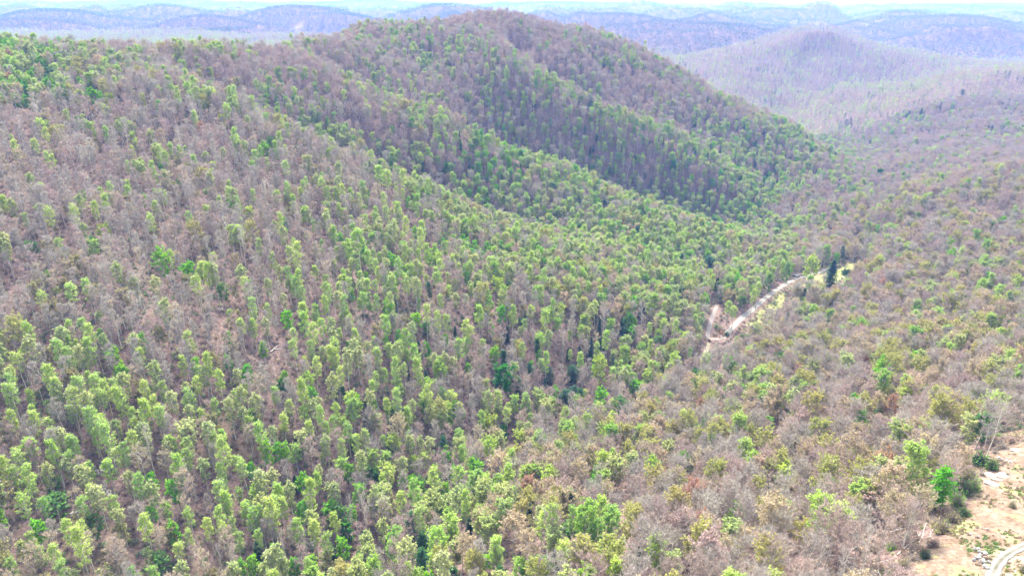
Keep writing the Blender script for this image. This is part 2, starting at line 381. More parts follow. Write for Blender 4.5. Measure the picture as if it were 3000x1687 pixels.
M['leaf_sage'] = leaf_mat('leaf_sage', [(.36, .44, .13), (.43, .49, .19), (.33, .42, .12)])
M['leaf_vivid'] = leaf_mat('leaf_vivid', [(.15, .40, .025), (.24, .48, .04), (.13, .37, .025)])
M['leaf_emerald'] = leaf_mat('leaf_emerald', [(.055, .24, .03), (.07, .20, .03)])
M['leaf_lime'] = leaf_mat('leaf_lime', [(.36, .46, .06), (.42, .48, .09)])
M['leaf_mid'] = leaf_mat('leaf_mid', [(.10, .22, .05), (.15, .27, .07)])
M['bud_tan'] = leaf_mat('bud_tan', [(.44, .345, .21), (.39, .32, .185), (.48, .365, .23)])
M['bud_yellow'] = leaf_mat('bud_yellow', [(.36, .37, .09), (.41, .39, .12), (.31, .34, .08)])
M['bud_rust'] = leaf_mat('bud_rust', [(.36, .18, .10), (.42, .24, .14)])
M['bud_pink'] = leaf_mat('bud_pink', [(.42, .30, .245), (.39, .285, .25)])
M['bud_olive'] = leaf_mat('bud_olive', [(.25, .24, .09), (.30, .28, .12)])
M['needle_dark'] = leaf_mat('needle_dark', [(.04, .085, .05), (.055, .11, .06)], .1)
M['needle_green'] = leaf_mat('needle_green', [(.04, .10, .03), (.05, .12, .045)], .1)
M['needle_bright'] = leaf_mat('needle_bright', [(.09, .29, .012), (.12, .33, .02)], .2)
M['petal'] = leaf_mat('petal', [(.72, .74, .68), (.78, .78, .74)], .3, .15)
M['dry_brush'] = leaf_mat('dry_brush', [(.26, .19, .13), (.32, .24, .16), (.22, .17, .13)], .2)

# ---------------------------------------------------------------- tree builder
def rdir(r, n):
    v = r.normal(size=(n, 3)); return v / np.linalg.norm(v, axis=1, keepdims=True)

def prism(p0, p1, r0, r1, k):
    """Tapered prisms for arrays of segments: verts, quads."""
    n = len(p0); d = p1 - p0; L = np.linalg.norm(d, axis=1, keepdims=True) + 1e-9; d = d / L
    a = np.cross(d, np.where(np.abs(d[:, 2:3]) > .9, [[1., 0, 0]], [[0, 0, 1.]])); a /= np.linalg.norm(a, axis=1, keepdims=True) + 1e-9
    b = np.cross(d, a); V = np.empty((n, 2 * k, 3))
    for i in range(k):
        c, s_ = math.cos(2 * math.pi * i / k), math.sin(2 * math.pi * i / k)
        o = a * c + b * s_
        V[:, i] = p0 + o * r0[:, None]; V[:, k + i] = p1 + o * r1[:, None]
    base = (np.arange(n) * 2 * k)[:, None]
    F = np.concatenate([base + np.array([[i, (i + 1) % k, k + (i + 1) % k, k + i]]) for i in range(k)])
    return V.reshape(-1, 3), F

def slivers(p, d, L, w, r):
    """Single thin triangles for twigs."""
    s_ = np.cross(d, rdir(r, len(p))); s_ /= np.linalg.norm(s_, axis=1, keepdims=True) + 1e-9
    V = np.stack([p - s_ * w[:, None] / 2, p + s_ * w[:, None] / 2, p + d * L[:, None]], 1)
    return V.reshape(-1, 3), np.arange(len(p) * 3).reshape(-1, 3)

def leafs(p, s, r, up=0.5, asp=0.7):
    """Irregular four-sided leaf sprays."""
    n = rdir(r, len(p)); n[:, 2] = np.abs(n[:, 2]) + up; n /= np.linalg.norm(n, axis=1, keepdims=True)
    a = np.cross(n, rdir(r, len(p))); a /= np.linalg.norm(a, axis=1, keepdims=True) + 1e-9; b = np.cross(n, a)
    q = r.uniform(.6, 1.15, (len(p), 4))
    V = np.stack([p + a * (s * q[:, 0])[:, None], p + b * (s * asp * q[:, 1])[:, None], p - a * (s * q[:, 2])[:, None], p - b * (s * asp * q[:, 3])[:, None]], 1)
    return V.reshape(-1, 3), np.arange(len(p) * 4).reshape(-1, 4)

def branch_tree(seed, H=22, CR=4.5, base=.45, form='round', NL=20, NS=5, NT_=12, leaf=0, leaf_s=.45, leaf_top=0, bark='bark_grey', twig='twig_grey', leafm=None, lod=1, tw=.085, leafless_low=0):
    r = np.random.default_rng(seed)
    TV, TF, CV, CF = [], [], [], []; CM = []
    def addT(v, f): 
        TF.append(f + sum(len(x) for x in TV)); TV.append(v)
    def addC(v, f, m):
        CF.append(f + sum(len(x) for x in CV)); CV.append(v); CM.append(np.full(len(f), m))
    k = 7 if lod == 1 else 3
    pts = np.zeros((k, 3)); pts[:, 2] = np.linspace(0, .84 * H, k); pts[1:, :2] = np.cumsum(r.normal(0, H * .006, (k - 1, 2)), 0)
    rad = H * .0105 * (1 - np.linspace(0, .88, k)); rad[0] *= 1.35
    if lod > 1: rad *= .75
    v, f = prism(pts[:-1], pts[1:], rad[:-1], rad[1:], 5 if lod == 1 else 3); addT(v, f)
    if lod > 1: NL = max(7, NL // 2)
    u = np.sort(r.uniform(0, 1, NL)) ; u = (u * .6 + np.linspace(0, 1, NL) * .4)
    t = base + (.84 - base) * u
    az = np.arange(NL) * 2.39996 + r.normal(0, .5, NL)
    if form == 'round': prof = np.sqrt(np.clip(1 - ((u - .32) / .78) ** 2, .05, 1)); el = np.radians(28 + 42 * u)
    elif form == 'narrow': prof = np.clip(1 - ((u - .42) / .66) ** 2, .1, 1) ** .6; el = np.radians(22 + 38 * u)
    elif form == 'vase': prof = .35 + .65 * u; el = np.radians(42 + 25 * u); prof = prof * np.clip((1.15 - u) * 2.2, .3, 1)
    else: prof = np.ones(NL); el = np.radians(20 + 20 * u)
    L = CR * prof * r.uniform(.75, 1.15, NL) / np.maximum(np.cos(el), .55) * .8
    z = t * H; ip = np.clip(z / (.84 * H) * (k - 1), 0, k - 1.001); i0 = ip.astype(int); ff = (ip - i0)[:, None]
    P0 = pts[i0] * (1 - ff) + pts[i0 + 1] * ff
    D = np.stack([np.cos(az) * np.cos(el), np.sin(az) * np.cos(el), np.sin(el)], 1)
    P1 = P0 + D * (L * .55)[:, None]; D2 = D + r.normal(0, .18, D.shape) + [0, 0, .25]; D2 /= np.linalg.norm(D2, axis=1, keepdims=True)
    P2 = P1 + D2 * (L * .45)[:, None]
    lr = H * .0036 * (1.15 - .6 * u)
    if lod > 1: lr = lr * .9
    for a, b, ra, rb in ((P0, P1, lr, lr * .65), (P1, P2, lr * .65, lr * .25)):
        v, f = prism(a, b, ra, rb, 3); addT(v, f)
    # sub-branches
    ns = NS if lod == 1 else max(3, NS // 2)
    s = r.uniform(.35, 1.0, (NL, ns)); S0 = np.where(s[..., None] < .55, P0[:, None] + D[:, None] * (L[:, None] * s)[..., None], P1[:, None] + D2[:, None] * (L[:, None] * (s - .55))[..., None]).reshape(-1, 3)
    SD = np.repeat(D2, ns, 0) + rdir(r, NL * ns) * .85 + [0, 0, .15]; SD /= np.linalg.norm(SD, axis=1, keepdims=True)
    SL = np.repeat(L, ns) * r.uniform(.28, .5, NL * ns); S1 = S0 + SD * SL[:, None]
    # the leader's own top
    T0 = np.repeat(pts[-1:], 3, 0); TD = rdir(r, 3) * .4 + [0, 0, 1]; TD /= np.linalg.norm(TD, axis=1, keepdims=True)
    S0 = np.concatenate([S0, T0]); SD = np.concatenate([SD, TD]); SL = np.concatenate([SL, np.full(3, H * .08)]); S1 = S0 + SD * SL[:, None]
    w = H * .0018 * (1 if lod == 1 else 1.5)
    v, f = prism(S0, S1, np.full(len(S0), w), np.full(len(S0), w * .3), 3 if lod == 1 else 2)
    addC(v, f, 1)
    # twigs
    nt = NT_ if lod == 1 else max(3, NT_ // 3)
    if nt:
        n = len(S0); q = r.uniform(.15, 1.05, (n, nt)); p = (S0[:, None] + SD[:, None] * (SL[:, None] * q)[..., None]).reshape(-1, 3)
        d = np.repeat(SD, nt, 0) * .55 + rdir(r, n * nt) * .75 + [0, 0, .3]; d /= np.linalg.norm(d, axis=1, keepdims=True)
        Lt = r.uniform(.5, 1.25, n * nt) * H / 22 * 1.25
        v, f = slivers(p, d, Lt, np.full(n * nt, tw * (1 if lod == 1 else 2.1)), r)
        addC(v, f, 1)
    if leaf:
        nl = leaf if lod == 1 else max(3, leaf // 4); ls = leaf_s if lod == 1 else leaf_s * 1.85
        n = len(S0); q = r.uniform(.3, 1.25, (n, nl)); p = (S0[:, None] + SD[:, None] * (SL[:, None] * q)[..., None]).reshape(-1, 3)
        p = p + rdir(r, len(p)) * r.uniform(0, .75, (len(p), 1)) * H / 22
        hh = (p[:, 2] - base * H) / (H * (1 - base)); keep = r.uniform(0, 1, len(p)) < np.clip(1 - leafless_low * (1 - hh), .15, 1)
        p = p[keep]
        v, f = leafs(p, ls * r.uniform(.6, 1.25, len(p)), r); addC(v, f, 0)
    tv, tf = np.concatenate(TV), np.concatenate(TF)
    tri = [f for f in CF if f.shape[1] == 3]; quad = [f for f in CF if f.shape[1] == 4]
    mt = [m for f, m in zip(CF, CM) if f.shape[1] == 3]; mq = [m for f, m in zip(CF, CM) if f.shape[1] == 4]
    F = ([np.concatenate(tri)] if tri else []) + ([np.concatenate(quad)] if quad else [])
    mi = np.concatenate(mt + mq)
    return dict(tv=tv, tf=tf, cv=np.concatenate(CV), cf=F, cm=mi, mats=(M[leafm] if leafm else M[twig], M[twig], M[bark]))

def cone_tree(seed, H=16, CR=3.2, base=.08, NLV=17, NB=9, NQ=17, leafm='needle_dark', form='cone', qs=.42, lod=1):
    r = np.random.default_rng(seed)
    k = 4; pts = np.zeros((k, 3)); pts[:, 2] = np.linspace(0, .97 * H, k); rad = H * .013 * (1 - np.linspace(0, .92, k))
    tv, tf = prism(pts[:-1], pts[1:], rad[:-1], rad[1:], 5 if lod == 1 else 3)
    if lod > 1: NLV, NQ, qs, NB = max(7, NLV // 2), max(3, NQ // 3), qs * 2.0, max(5, NB - 2)
    P, S = [], []; B0, B1 = [], []
    for i in range(NLV):
        u = i / (NLV - 1); z = H * (base + (.96 - base) * u)
        if form == 'cone': R = CR * (1.02 - u) ** .8 * (.9 if u > .1 else .75)
        elif form == 'pine': R = CR * (.45 + .8 * u if u < .45 else 1.1 - .85 * (u - .2)) * r.uniform(.75, 1.15)
        else: R = CR * math.sqrt(max(.06, 1 - ((u - .3) / .74) ** 2)) * r.uniform(.85, 1.1)
        for j in range(NB):
            a = j * 2 * math.pi / NB + i * 1.1 + r.normal(0, .25); RR = R * r.uniform(.7, 1.15)
            dr = (-.12 if form == 'cone' else .12) + r.normal(0, .06)
            d = np.array([math.cos(a), math.sin(a), dr]); o = np.array([0, 0, z + r.normal(0, H * .012)])
            B0.append(o); B1.append(o + d * RR)
            q = np.sqrt(r.uniform(.04, 1.1, NQ)); p = o + d * (RR * q)[:, None] + r.normal(0, 1, (NQ, 3)) * [1, 1, .5] * (.15 + .2 * RR * q[:, None])
            P.append(p); S.append(qs * (1.15 - .4 * q))
    P, S = np.concatenate(P), np.concatenate(S); B0, B1 = np.array(B0), np.array(B1)
    cv, cf = leafs(P, S, r, up=.9, asp=.55)
    bv, bf = prism(B0, B1, np.full(len(B0), .035), np.full(len(B0), .01), 3)
    return dict(tv=tv, tf=tf, cv=np.concatenate([cv, bv]), cf=[np.concatenate([cf, bf + len(cv)])], cm=np.concatenate([np.zeros(len(cf)), np.ones(len(bf))]), mats=(M[leafm], M['bark_dark'], M['bark_dark']))

# variants: kind -> list of (words, form key, lod1 maker args)
VAR = {
 'bare_tree': [
  ('slender leafless grey', 'n', dict(H=21, CR=2.9, base=.42, form='round', NL=20, NT_=19)),
  ('slender leafless brownish', 'n', dict(H=20, CR=2.8, base=.4, form='narrow', NL=17, NT_=19, twig='twig_mauve')),
  ('narrow leafless grey', 'n', dict(H=21, CR=3.4, base=.4, form='vase', NL=18, NT_=19, twig='twig_grey')),
  ('round leafless grey', 'r', dict(H=19, CR=5.0, base=.32, form='round', NL=26, NT_=21)),
  ('wide leafless grey', 'r', dict(H=18, CR=5.6, base=.28, form='vase', NL=28, NT_=21)),
  ('round leafless mauve-brown', 'r', dict(H=18, CR=4.8, base=.33, form='round', NL=26, NT_=21, twig='twig_mauve')),
  ('round leafless pinkish', 'r', dict(H=17, CR=4.6, base=.3, form='round', NL=24, NT_=20, twig='twig_mauve')),
  ('pale-barked leafless', 'p', dict(H=22, CR=4.6, base=.36, form='vase', NL=20, NS=4, NT_=8, bark='bark_white', twig='twig_pale')),
 ],
 'pale_green_tree': [
  ('slender yellow-green', 'n', dict(H=23, CR=2.07, base=.39, form='narrow', NL=25, NS=6, NT_=5, leaf=14, leaf_s=.28, leafm='leaf_yellow_green', leafless_low=.5)),
  ('slender light yellow-green', 'n', dict(H=23, CR=2.25, base=.44, form='narrow', NL=25, NS=6, NT_=6, leaf=12, leaf_s=.28, leafm='leaf_yellow_green', leafless_low=.75)),
  ('tall yellow-green', 'n', dict(H=25, CR=2.43, base=.36, form='narrow', NL=28, NS=6, NT_=5, leaf=16, leaf_s=.28, leafm='leaf_yellow_green', leafless_low=.3)),
  ('slender soft green', 'n', dict(H=22, CR=2.25, base=.39, form='narrow', NL=25, NS=6, NT_=6, leaf=14, leaf_s=.28, leafm='leaf_soft_green', leafless_low=.6)),
  ('slender thin-leaved sage green', 'n', dict(H=23, CR=2.34, base=.39, form='narrow', NL=24, NS=6, NT_=9, leaf=10, leaf_s=.4, leafm='leaf_sage', leafless_low=.5)),
  ('round soft green', 'r', dict(H=19, CR=3.4, base=.35, form='round', NL=30, NS=6, NT_=5, leaf=15, leaf_s=.35, leafm='leaf_soft_green', leafless_low=.4)),
  ('round yellow-green', 'r', dict(H=18, CR=3.4, base=.35, form='round', NL=30, NS=6, NT_=6, leaf=13, leaf_s=.31, leafm='leaf_yellow_green', leafless_low=.5)),
  ('round thin-leaved sage green', 'r', dict(H=18, CR=3.8, base=.33, form='round', NL=29, NS=6, NT_=9, leaf=11, leaf_s=.42, leafm='leaf_sage', leafless_low=.4)),
 ],
 'bright_green_tree': [
  ('vivid green', 'r', dict(H=17, CR=3.7, base=.25, form='round', NL=28, NS=5, NT_=2, leaf=16, leaf_s=.42, leafm='leaf_vivid')),
  ('vivid green narrow', 'n', dict(H=17, CR=2.6, base=.3, form='narrow', NL=24, NS=5, NT_=2, leaf=14, leaf_s=.38, leafm='leaf_vivid')),
  ('mid green round', 'r', dict(H=15, CR=3.8, base=.25, form='round', NL=26, NS=5, NT_=3, leaf=14, leaf_s=.42, leafm='leaf_mid')),
 ],
 'budding_tree': [
  ('budding tan', 'r', dict(H=18, CR=4.6, base=.33, form='round', NL=25, NS=5, NT_=10, leaf=15, leaf_s=0.27, leafm='bud_tan')),
  ('budding yellowish', 'r', dict(H=18, CR=4.8, base=.33, form='round', NL=25, NS=5, NT_=8, leaf=20, leaf_s=0.32, leafm='bud_yellow')),
  ('budding rust-brown', 'r', dict(H=16, CR=4.2, base=.3, form='round', NL=24, NS=5, NT_=10, leaf=15, leaf_s=0.27, leafm='bud_rust')),
  ('budding pinkish', 'r', dict(H=17, CR=4.4, base=.3, form='round', NL=24, NS=5, NT_=11, leaf=15, leaf_s=0.27, leafm='bud_pink')),
  ('budding olive', 'n', dict(H=15, CR=3.4, base=.25, form='round', NL=24, NS=5, NT_=6, leaf=15, leaf_s=0.33, leafm='bud_olive')),
  ('slender budding tan', 'n', dict(H=21, CR=3.0, base=.42, form='narrow', NL=19, NS=5, NT_=10, leaf=10, leaf_s=0.20, leafm='bud_tan')),
 ],
 'evergreen_tree': [
  ('dark conical evergreen', 'c', dict(cone=1, H=14, CR=3.0, form='cone')),
  ('dark broad evergreen', 'c', dict(cone=1, H=13, CR=3.6, form='egg', NLV=13, NB=8)),
  ('green open-branched pine', 'c', dict(cone=1, H=19, CR=3.4, base=.4, form='pine', NLV=11, NB=7, leafm='needle_green', qs=.5)),
 ],
 'flowering_tree': [
  ('small white-flowering', 'f', dict(H=8, CR=2.9, base=.3, form='flat', NL=16, NS=4, NT_=3, leaf=7, leaf_s=.26, leafm='petal')),
 ],
}
def make(seed, a, lod):
    a = dict(a)
    if a.pop('cone', 0): return cone_tree(seed, lod=lod, **a)
    return branch_tree(seed, lod=lod, **a)
def joined(name, g):
    n = len(g['cv']); F = list(g['cf']); mi = list(g['cm'])
    tf = g['tf'] + n
    return mesh_from(name, np.concatenate([g['cv'], g['tv']]), F + [tf], g['mats'], np.concatenate([g['cm'], np.full(len(tf), 2)]))
MESH = {}      # (kind, i) -> trunk mesh, crown mesh ; JOIN[(kind, i, lod)]
JOIN = {}
HT = {}
for kind, vs in VAR.items():
    for i, (words_, fk, a) in enumerate(vs):
        sd = (len(kind) * 131 + i * 977 + 5) % 100000
        g = make(sd, a, 1); HT[kind, i] = a['H'], a['CR']
        MESH[kind, i] = (mesh_from('trunk', g['tv'], g['tf'], (g['mats'][2],)), mesh_from('crown', g['cv'], g['cf'], g['mats'][:2], g['cm']))
        JOIN[kind, i, 1] = joined('woods_' + kind, g)
        JOIN[kind, i, 2] = joined('woods_' + kind, make(sd + 1, a, 2))
# ---------------------------------------------------------------- ground sheet
LA = np.concatenate([np.linspace(-1.75, -1.02, 60)[:-1], np.linspace(-1.02, 1.02, 520), np.linspace(1.02, 1.75, 60)[1:]])
LY = np.concatenate([np.arange(math.log(45), math.log(420), .0065), np.arange(math.log(420), math.log(3000), .008), np.arange(math.log(3000), math.log(70000), .013)])
GA, GL = np.meshgrid(LA, LY); GY = np.exp(GL); GX = GA * GY
GZ = height(GX, GY)
TOPR = np.maximum.accumulate((GZ - CZ) / GY, 0)       # highest sight line so far along each bearing
def hidden(x, y, ztop, slack=0.0):
    a = np.clip(np.interp(x / y, LA, np.arange(len(LA))), 0, len(LA) - 1).astype(int)
    j = np.clip(np.interp(np.log(y * .985), LY, np.arange(len(LY))), 0, len(LY) - 1).astype(int)
    return (ztop - CZ) / y + slack < TOPR[j, a]
nr, nc = GX.shape
idx = np.arange(nr * nc).reshape(nr, nc)
gf = np.stack([idx[:-1, :-1], idx[:-1, 1:], idx[1:, 1:], idx[1:, :-1]], -1).reshape(-1, 4)
gx, gy = GX.ravel(), GY.ravel()
cov = np.zeros((nr * nc, 4), np.float32); cov[:, 3] = 1
nearm = (np.abs(gx) < 600) & (gy < 720)
xs, ys = gx[nearm], gy[nearm]
wob = (fbm(xs / 7, ys / 7, 3, 3) - .5) * 9
soil = sstep(-1.5, 2.5, poly_dist(xs, ys, CLEAR_POLY) + wob)
gr = np.maximum(sstep(-2, 3, poly_dist(xs, ys, FIELD_POLY) + wob * .5), sstep(-2, 2, poly_dist(xs, ys, BANK_POLY) + wob * .4))
rd = .25 * sstep(4.5, 0.5, road_dist(xs, ys) + wob * .25) * (1 - soil) * .7
cov[nearm, 0] = soil; cov[nearm, 1] = gr; cov[nearm, 2] = rd
# far bare diggings and pastures on the distant hills
for (px, py, Y, rx, ry) in [(2400, 42, 4200, 110, 160), (2340, 45, 4200, 60, 120), (2540, 45, 4600, 110, 120), (2200, 60, 3100, 60, 60), (2520, 55, 4300, 60, 200), (2260, 95, 2700, 60, 25), (2275, 104, 2640, 45, 18), (2740, 108, 3100, 40, 70), (400, 18, 5200, 110, 90),
        (790, 52, 3400, 60, 50), (870, 38, 3900, 30, 90), (1180, 12, 6500, 250, 200), (1260, 16, 6000, 80, 300), (2030, 32, 5200, 90, 60), (2060, 48, 4000, 70, 40), (560, 20, 5000, 60, 200), (115, 145, 660, 26, 12), (2600, 72, 3700, 60, 60)]:
    p = at(px, py, Y)
    g = np.exp(-((gx - p[0]) / rx) ** 2 - ((gy - p[1]) / ry) ** 2) * (1.4 * fbm(gx / (rx * .5), gy / (ry * .5), 8, 3))
    cov[:, 0] = np.maximum(cov[:, 0], sstep(.35, .6, g))
t = NT('forest_floor')
tc = t.n('ShaderNodeTexCoord'); P_ = tc.outputs['Object']
at_ = t.n('ShaderNodeVertexColor'); at_.layer_name = 'cover'
sep = t.n('ShaderNodeSeparateColor'); t.l(at_.outputs[0], sep.inputs[0])
n1 = t.noise(P_, .9, 5, .65); n2 = t.noise(P_, .045, 4, .55); n3 = t.noise(P_, 3.2, 3, .7)
lit = t.ramp(n1, [(.30, (.07, .045, .04)), (.47, (.145, .10, .088)), (.60, (.21, .155, .138)), (.78, (.30, .24, .215))])
lit = t.mix(t.ramp(n2, [(.5, 0), (.7, .5)]), lit, t.mix(n3, (.07, .06, .03), (.17, .14, .08)))
sl = t.ramp(t.math('ADD', t.math('MULTIPLY', n1, .6), t.math('MULTIPLY', t.noise(P_, .22, 4, .6), .42)), [(.30, (.055, .036, .026)), (.42, (.145, .098, .068)), (.55, (.215, .163, .12)), (.72, (.31, .265, .21))])
sl = t.mix(t.ramp(t.noise(P_, .16, 4, .6), [(.56, 0), (.60, .9), (.66, .9), (.72, .3)]), sl, t.mix(n3, (.17, .20, .075), (.34, .33, .15)))
sl = t.mix(t.ramp(t.noise(P_, .08, 3, .6), [(.60, 0), (.70, .8)]), sl, (.30, .235, .19))
gs = t.ramp(n1, [(.3, (.16, .18, .055)), (.5, (.25, .265, .10)), (.7, (.33, .31, .16))])
c = t.mix(sep.outputs[2], lit, (.33, .24, .19)); c = t.mix(sep.outputs[1], c, gs); c = t.mix(sep.outputs[0], c, sl)
bs = t.n('ShaderNodeBsdfDiffuse'); t.l(c, bs.inputs[0])
bp = t.n('ShaderNodeBump'); bp.inputs['Strength'].default_value = .7; bp.inputs['Distance'].default_value = .5
t.l(n1, bp.inputs['Height']); t.l(bp.outputs[0], bs.inputs['Normal']); t.l(bs.outputs[0], t.out.inputs[0])
M['ground'] = t.m
gm = mesh_from('ground', np.stack([gx, gy, GZ.ravel()], -1), gf, (M['ground'],), smooth=True)
ca = gm.color_attributes.new('cover', 'FLOAT_COLOR', 'POINT'); ca.data.foreach_set('color', cov.ravel())
link('ground', gm, kind='structure', label='hilly forest floor of leaf litter with a bare tan clearing')

# ---------------------------------------------------------------- roads
def road_mesh(name, P, width, mat):
    P = np.array(P); seg = [P[0]]
    # Catmull-Rom through the points
    Q = np.concatenate([[2 * P[0] - P[1]], P, [2 * P[-1] - P[-2]]])
    C_ = []
    for i in range(1, len(Q) - 2):
        for u in np.arange(0, 1, .1):
            C_.append(.5 * ((2 * Q[i]) + (-Q[i - 1] + Q[i + 1]) * u + (2 * Q[i - 1] - 5 * Q[i] + 4 * Q[i + 1] - Q[i + 2]) * u * u + (-Q[i - 1] + 3 * Q[i] - 3 * Q[i + 1] + Q[i + 2]) * u ** 3))
    C_ = np.array(C_ + [P[-1]]); d = np.gradient(C_, axis=0); d /= np.linalg.norm(d, axis=1, keepdims=True); nn = np.stack([-d[:, 1], d[:, 0]], 1)
    us = np.array([-1.25, -1, -.62, -.48, -.3, 0, .3, .48, .62, 1, 1.25]); dz = np.array([-.5, .16, .14, .08, .15, .19, .15, .08, .14, .16, -.5])
    n = len(C_); V = np.zeros((n, len(us), 3)); hw = width / 2 * (1 + .09 * np.sin(np.arange(n) * .9) + .05 * np.sin(np.arange(n) * 2.3))
    for j, u in enumerate(us): V[:, j, :2] = C_ + nn * (u * hw)[:, None]
    hc = height(C_[:, 0], C_[:, 1]); V[:, :, 2] = height(V[:, :, 0], V[:, :, 1]) + dz + .06
    i = np.arange(n * len(us)).reshape(n, len(us)); F = np.stack([i[:-1, :-1], i[:-1, 1:], i[1:, 1:], i[1:, :-1]], -1).reshape(-1, 4)
    me = mesh_from(name, V.reshape(-1, 3), F, (mat,), smooth=True)
    a = me.attributes.new('across', 'FLOAT', 'POINT'); a.data.foreach_set('value', np.tile(us, n).astype(np.float32))
    return me
def road_mat(name, tint, centre, amt):
    t = NT(name); tc = t.n('ShaderNodeTexCoord'); P_ = tc.outputs['Object']
    a = t.n('ShaderNodeAttribute'); a.attribute_name = 'across'
    n = t.noise(P_, 1.3, 5, .7); n2 = t.noise(P_, .35, 3, .6)
    c = t.ramp(n, [(.3, tuple(v * .72 for v in tint)), (.7, tint)])
    ab = t.math('ABSOLUTE', a.outputs['Fac'])
    mid = t.ramp(ab, [(.0, amt), (.26, amt * .8), (.40, 0), (.85, 0), (.98, min(1, amt + .25))])
    mm = t.math('MULTIPLY', mid, t.ramp(n2, [(.35, .3), (.6, 1)]))
    c = t.mix(mm, c, centre); b = t.n('ShaderNodeBsdfDiffuse'); t.l(c, b.inputs[0]); t.l(b.outputs[0], t.out.inputs[0])
    return t.m
M['gravel'] = road_mat('gravel', (.34, .32, .295), (.19, .18, .12), .45)
M['lane'] = road_mat('lane_gravel', (.30, .265, .245), (.21, .18, .155), .35)
M['track'] = road_mat('track_dirt', (.40, .35, .25), (.22, .20, .11), .8)
M['rut'] = road_mat('rutted_track', (.235, .22, .205), (.09, .09, .06), 1.0)
for k, mname, lab in (('gravel_road', 'gravel', 'pale gravel road climbing the valley floor to the grassy field'), ('gravel_lane', 'lane', 'narrow pinkish lane bending back into the trees from the junction'),
                      ('dirt_track', 'track', 'thin yellowish dirt track running down from the junction'), ('clearing_track', 'rut', 'white two-rut track crossing the corner of the clearing')):
    link(k, road_mesh(k, ROAD_XY[k][0], ROAD_XY[k][1], M[mname]), kind='structure', label=lab)
fr = []
for px, py, Y in [(2745, 470, 1090), (2800, 476, 1080), (2860, 480, 1060), (2930, 483, 1040)]:
    h_ = hit(px, py, 800, 1500); fr.append((h_[0], h_[1]))
link('hill_road', road_mesh('hill_road', fr, 7.0, M['gravel']), kind='structure', label='thin pale road cut across the far hillside')

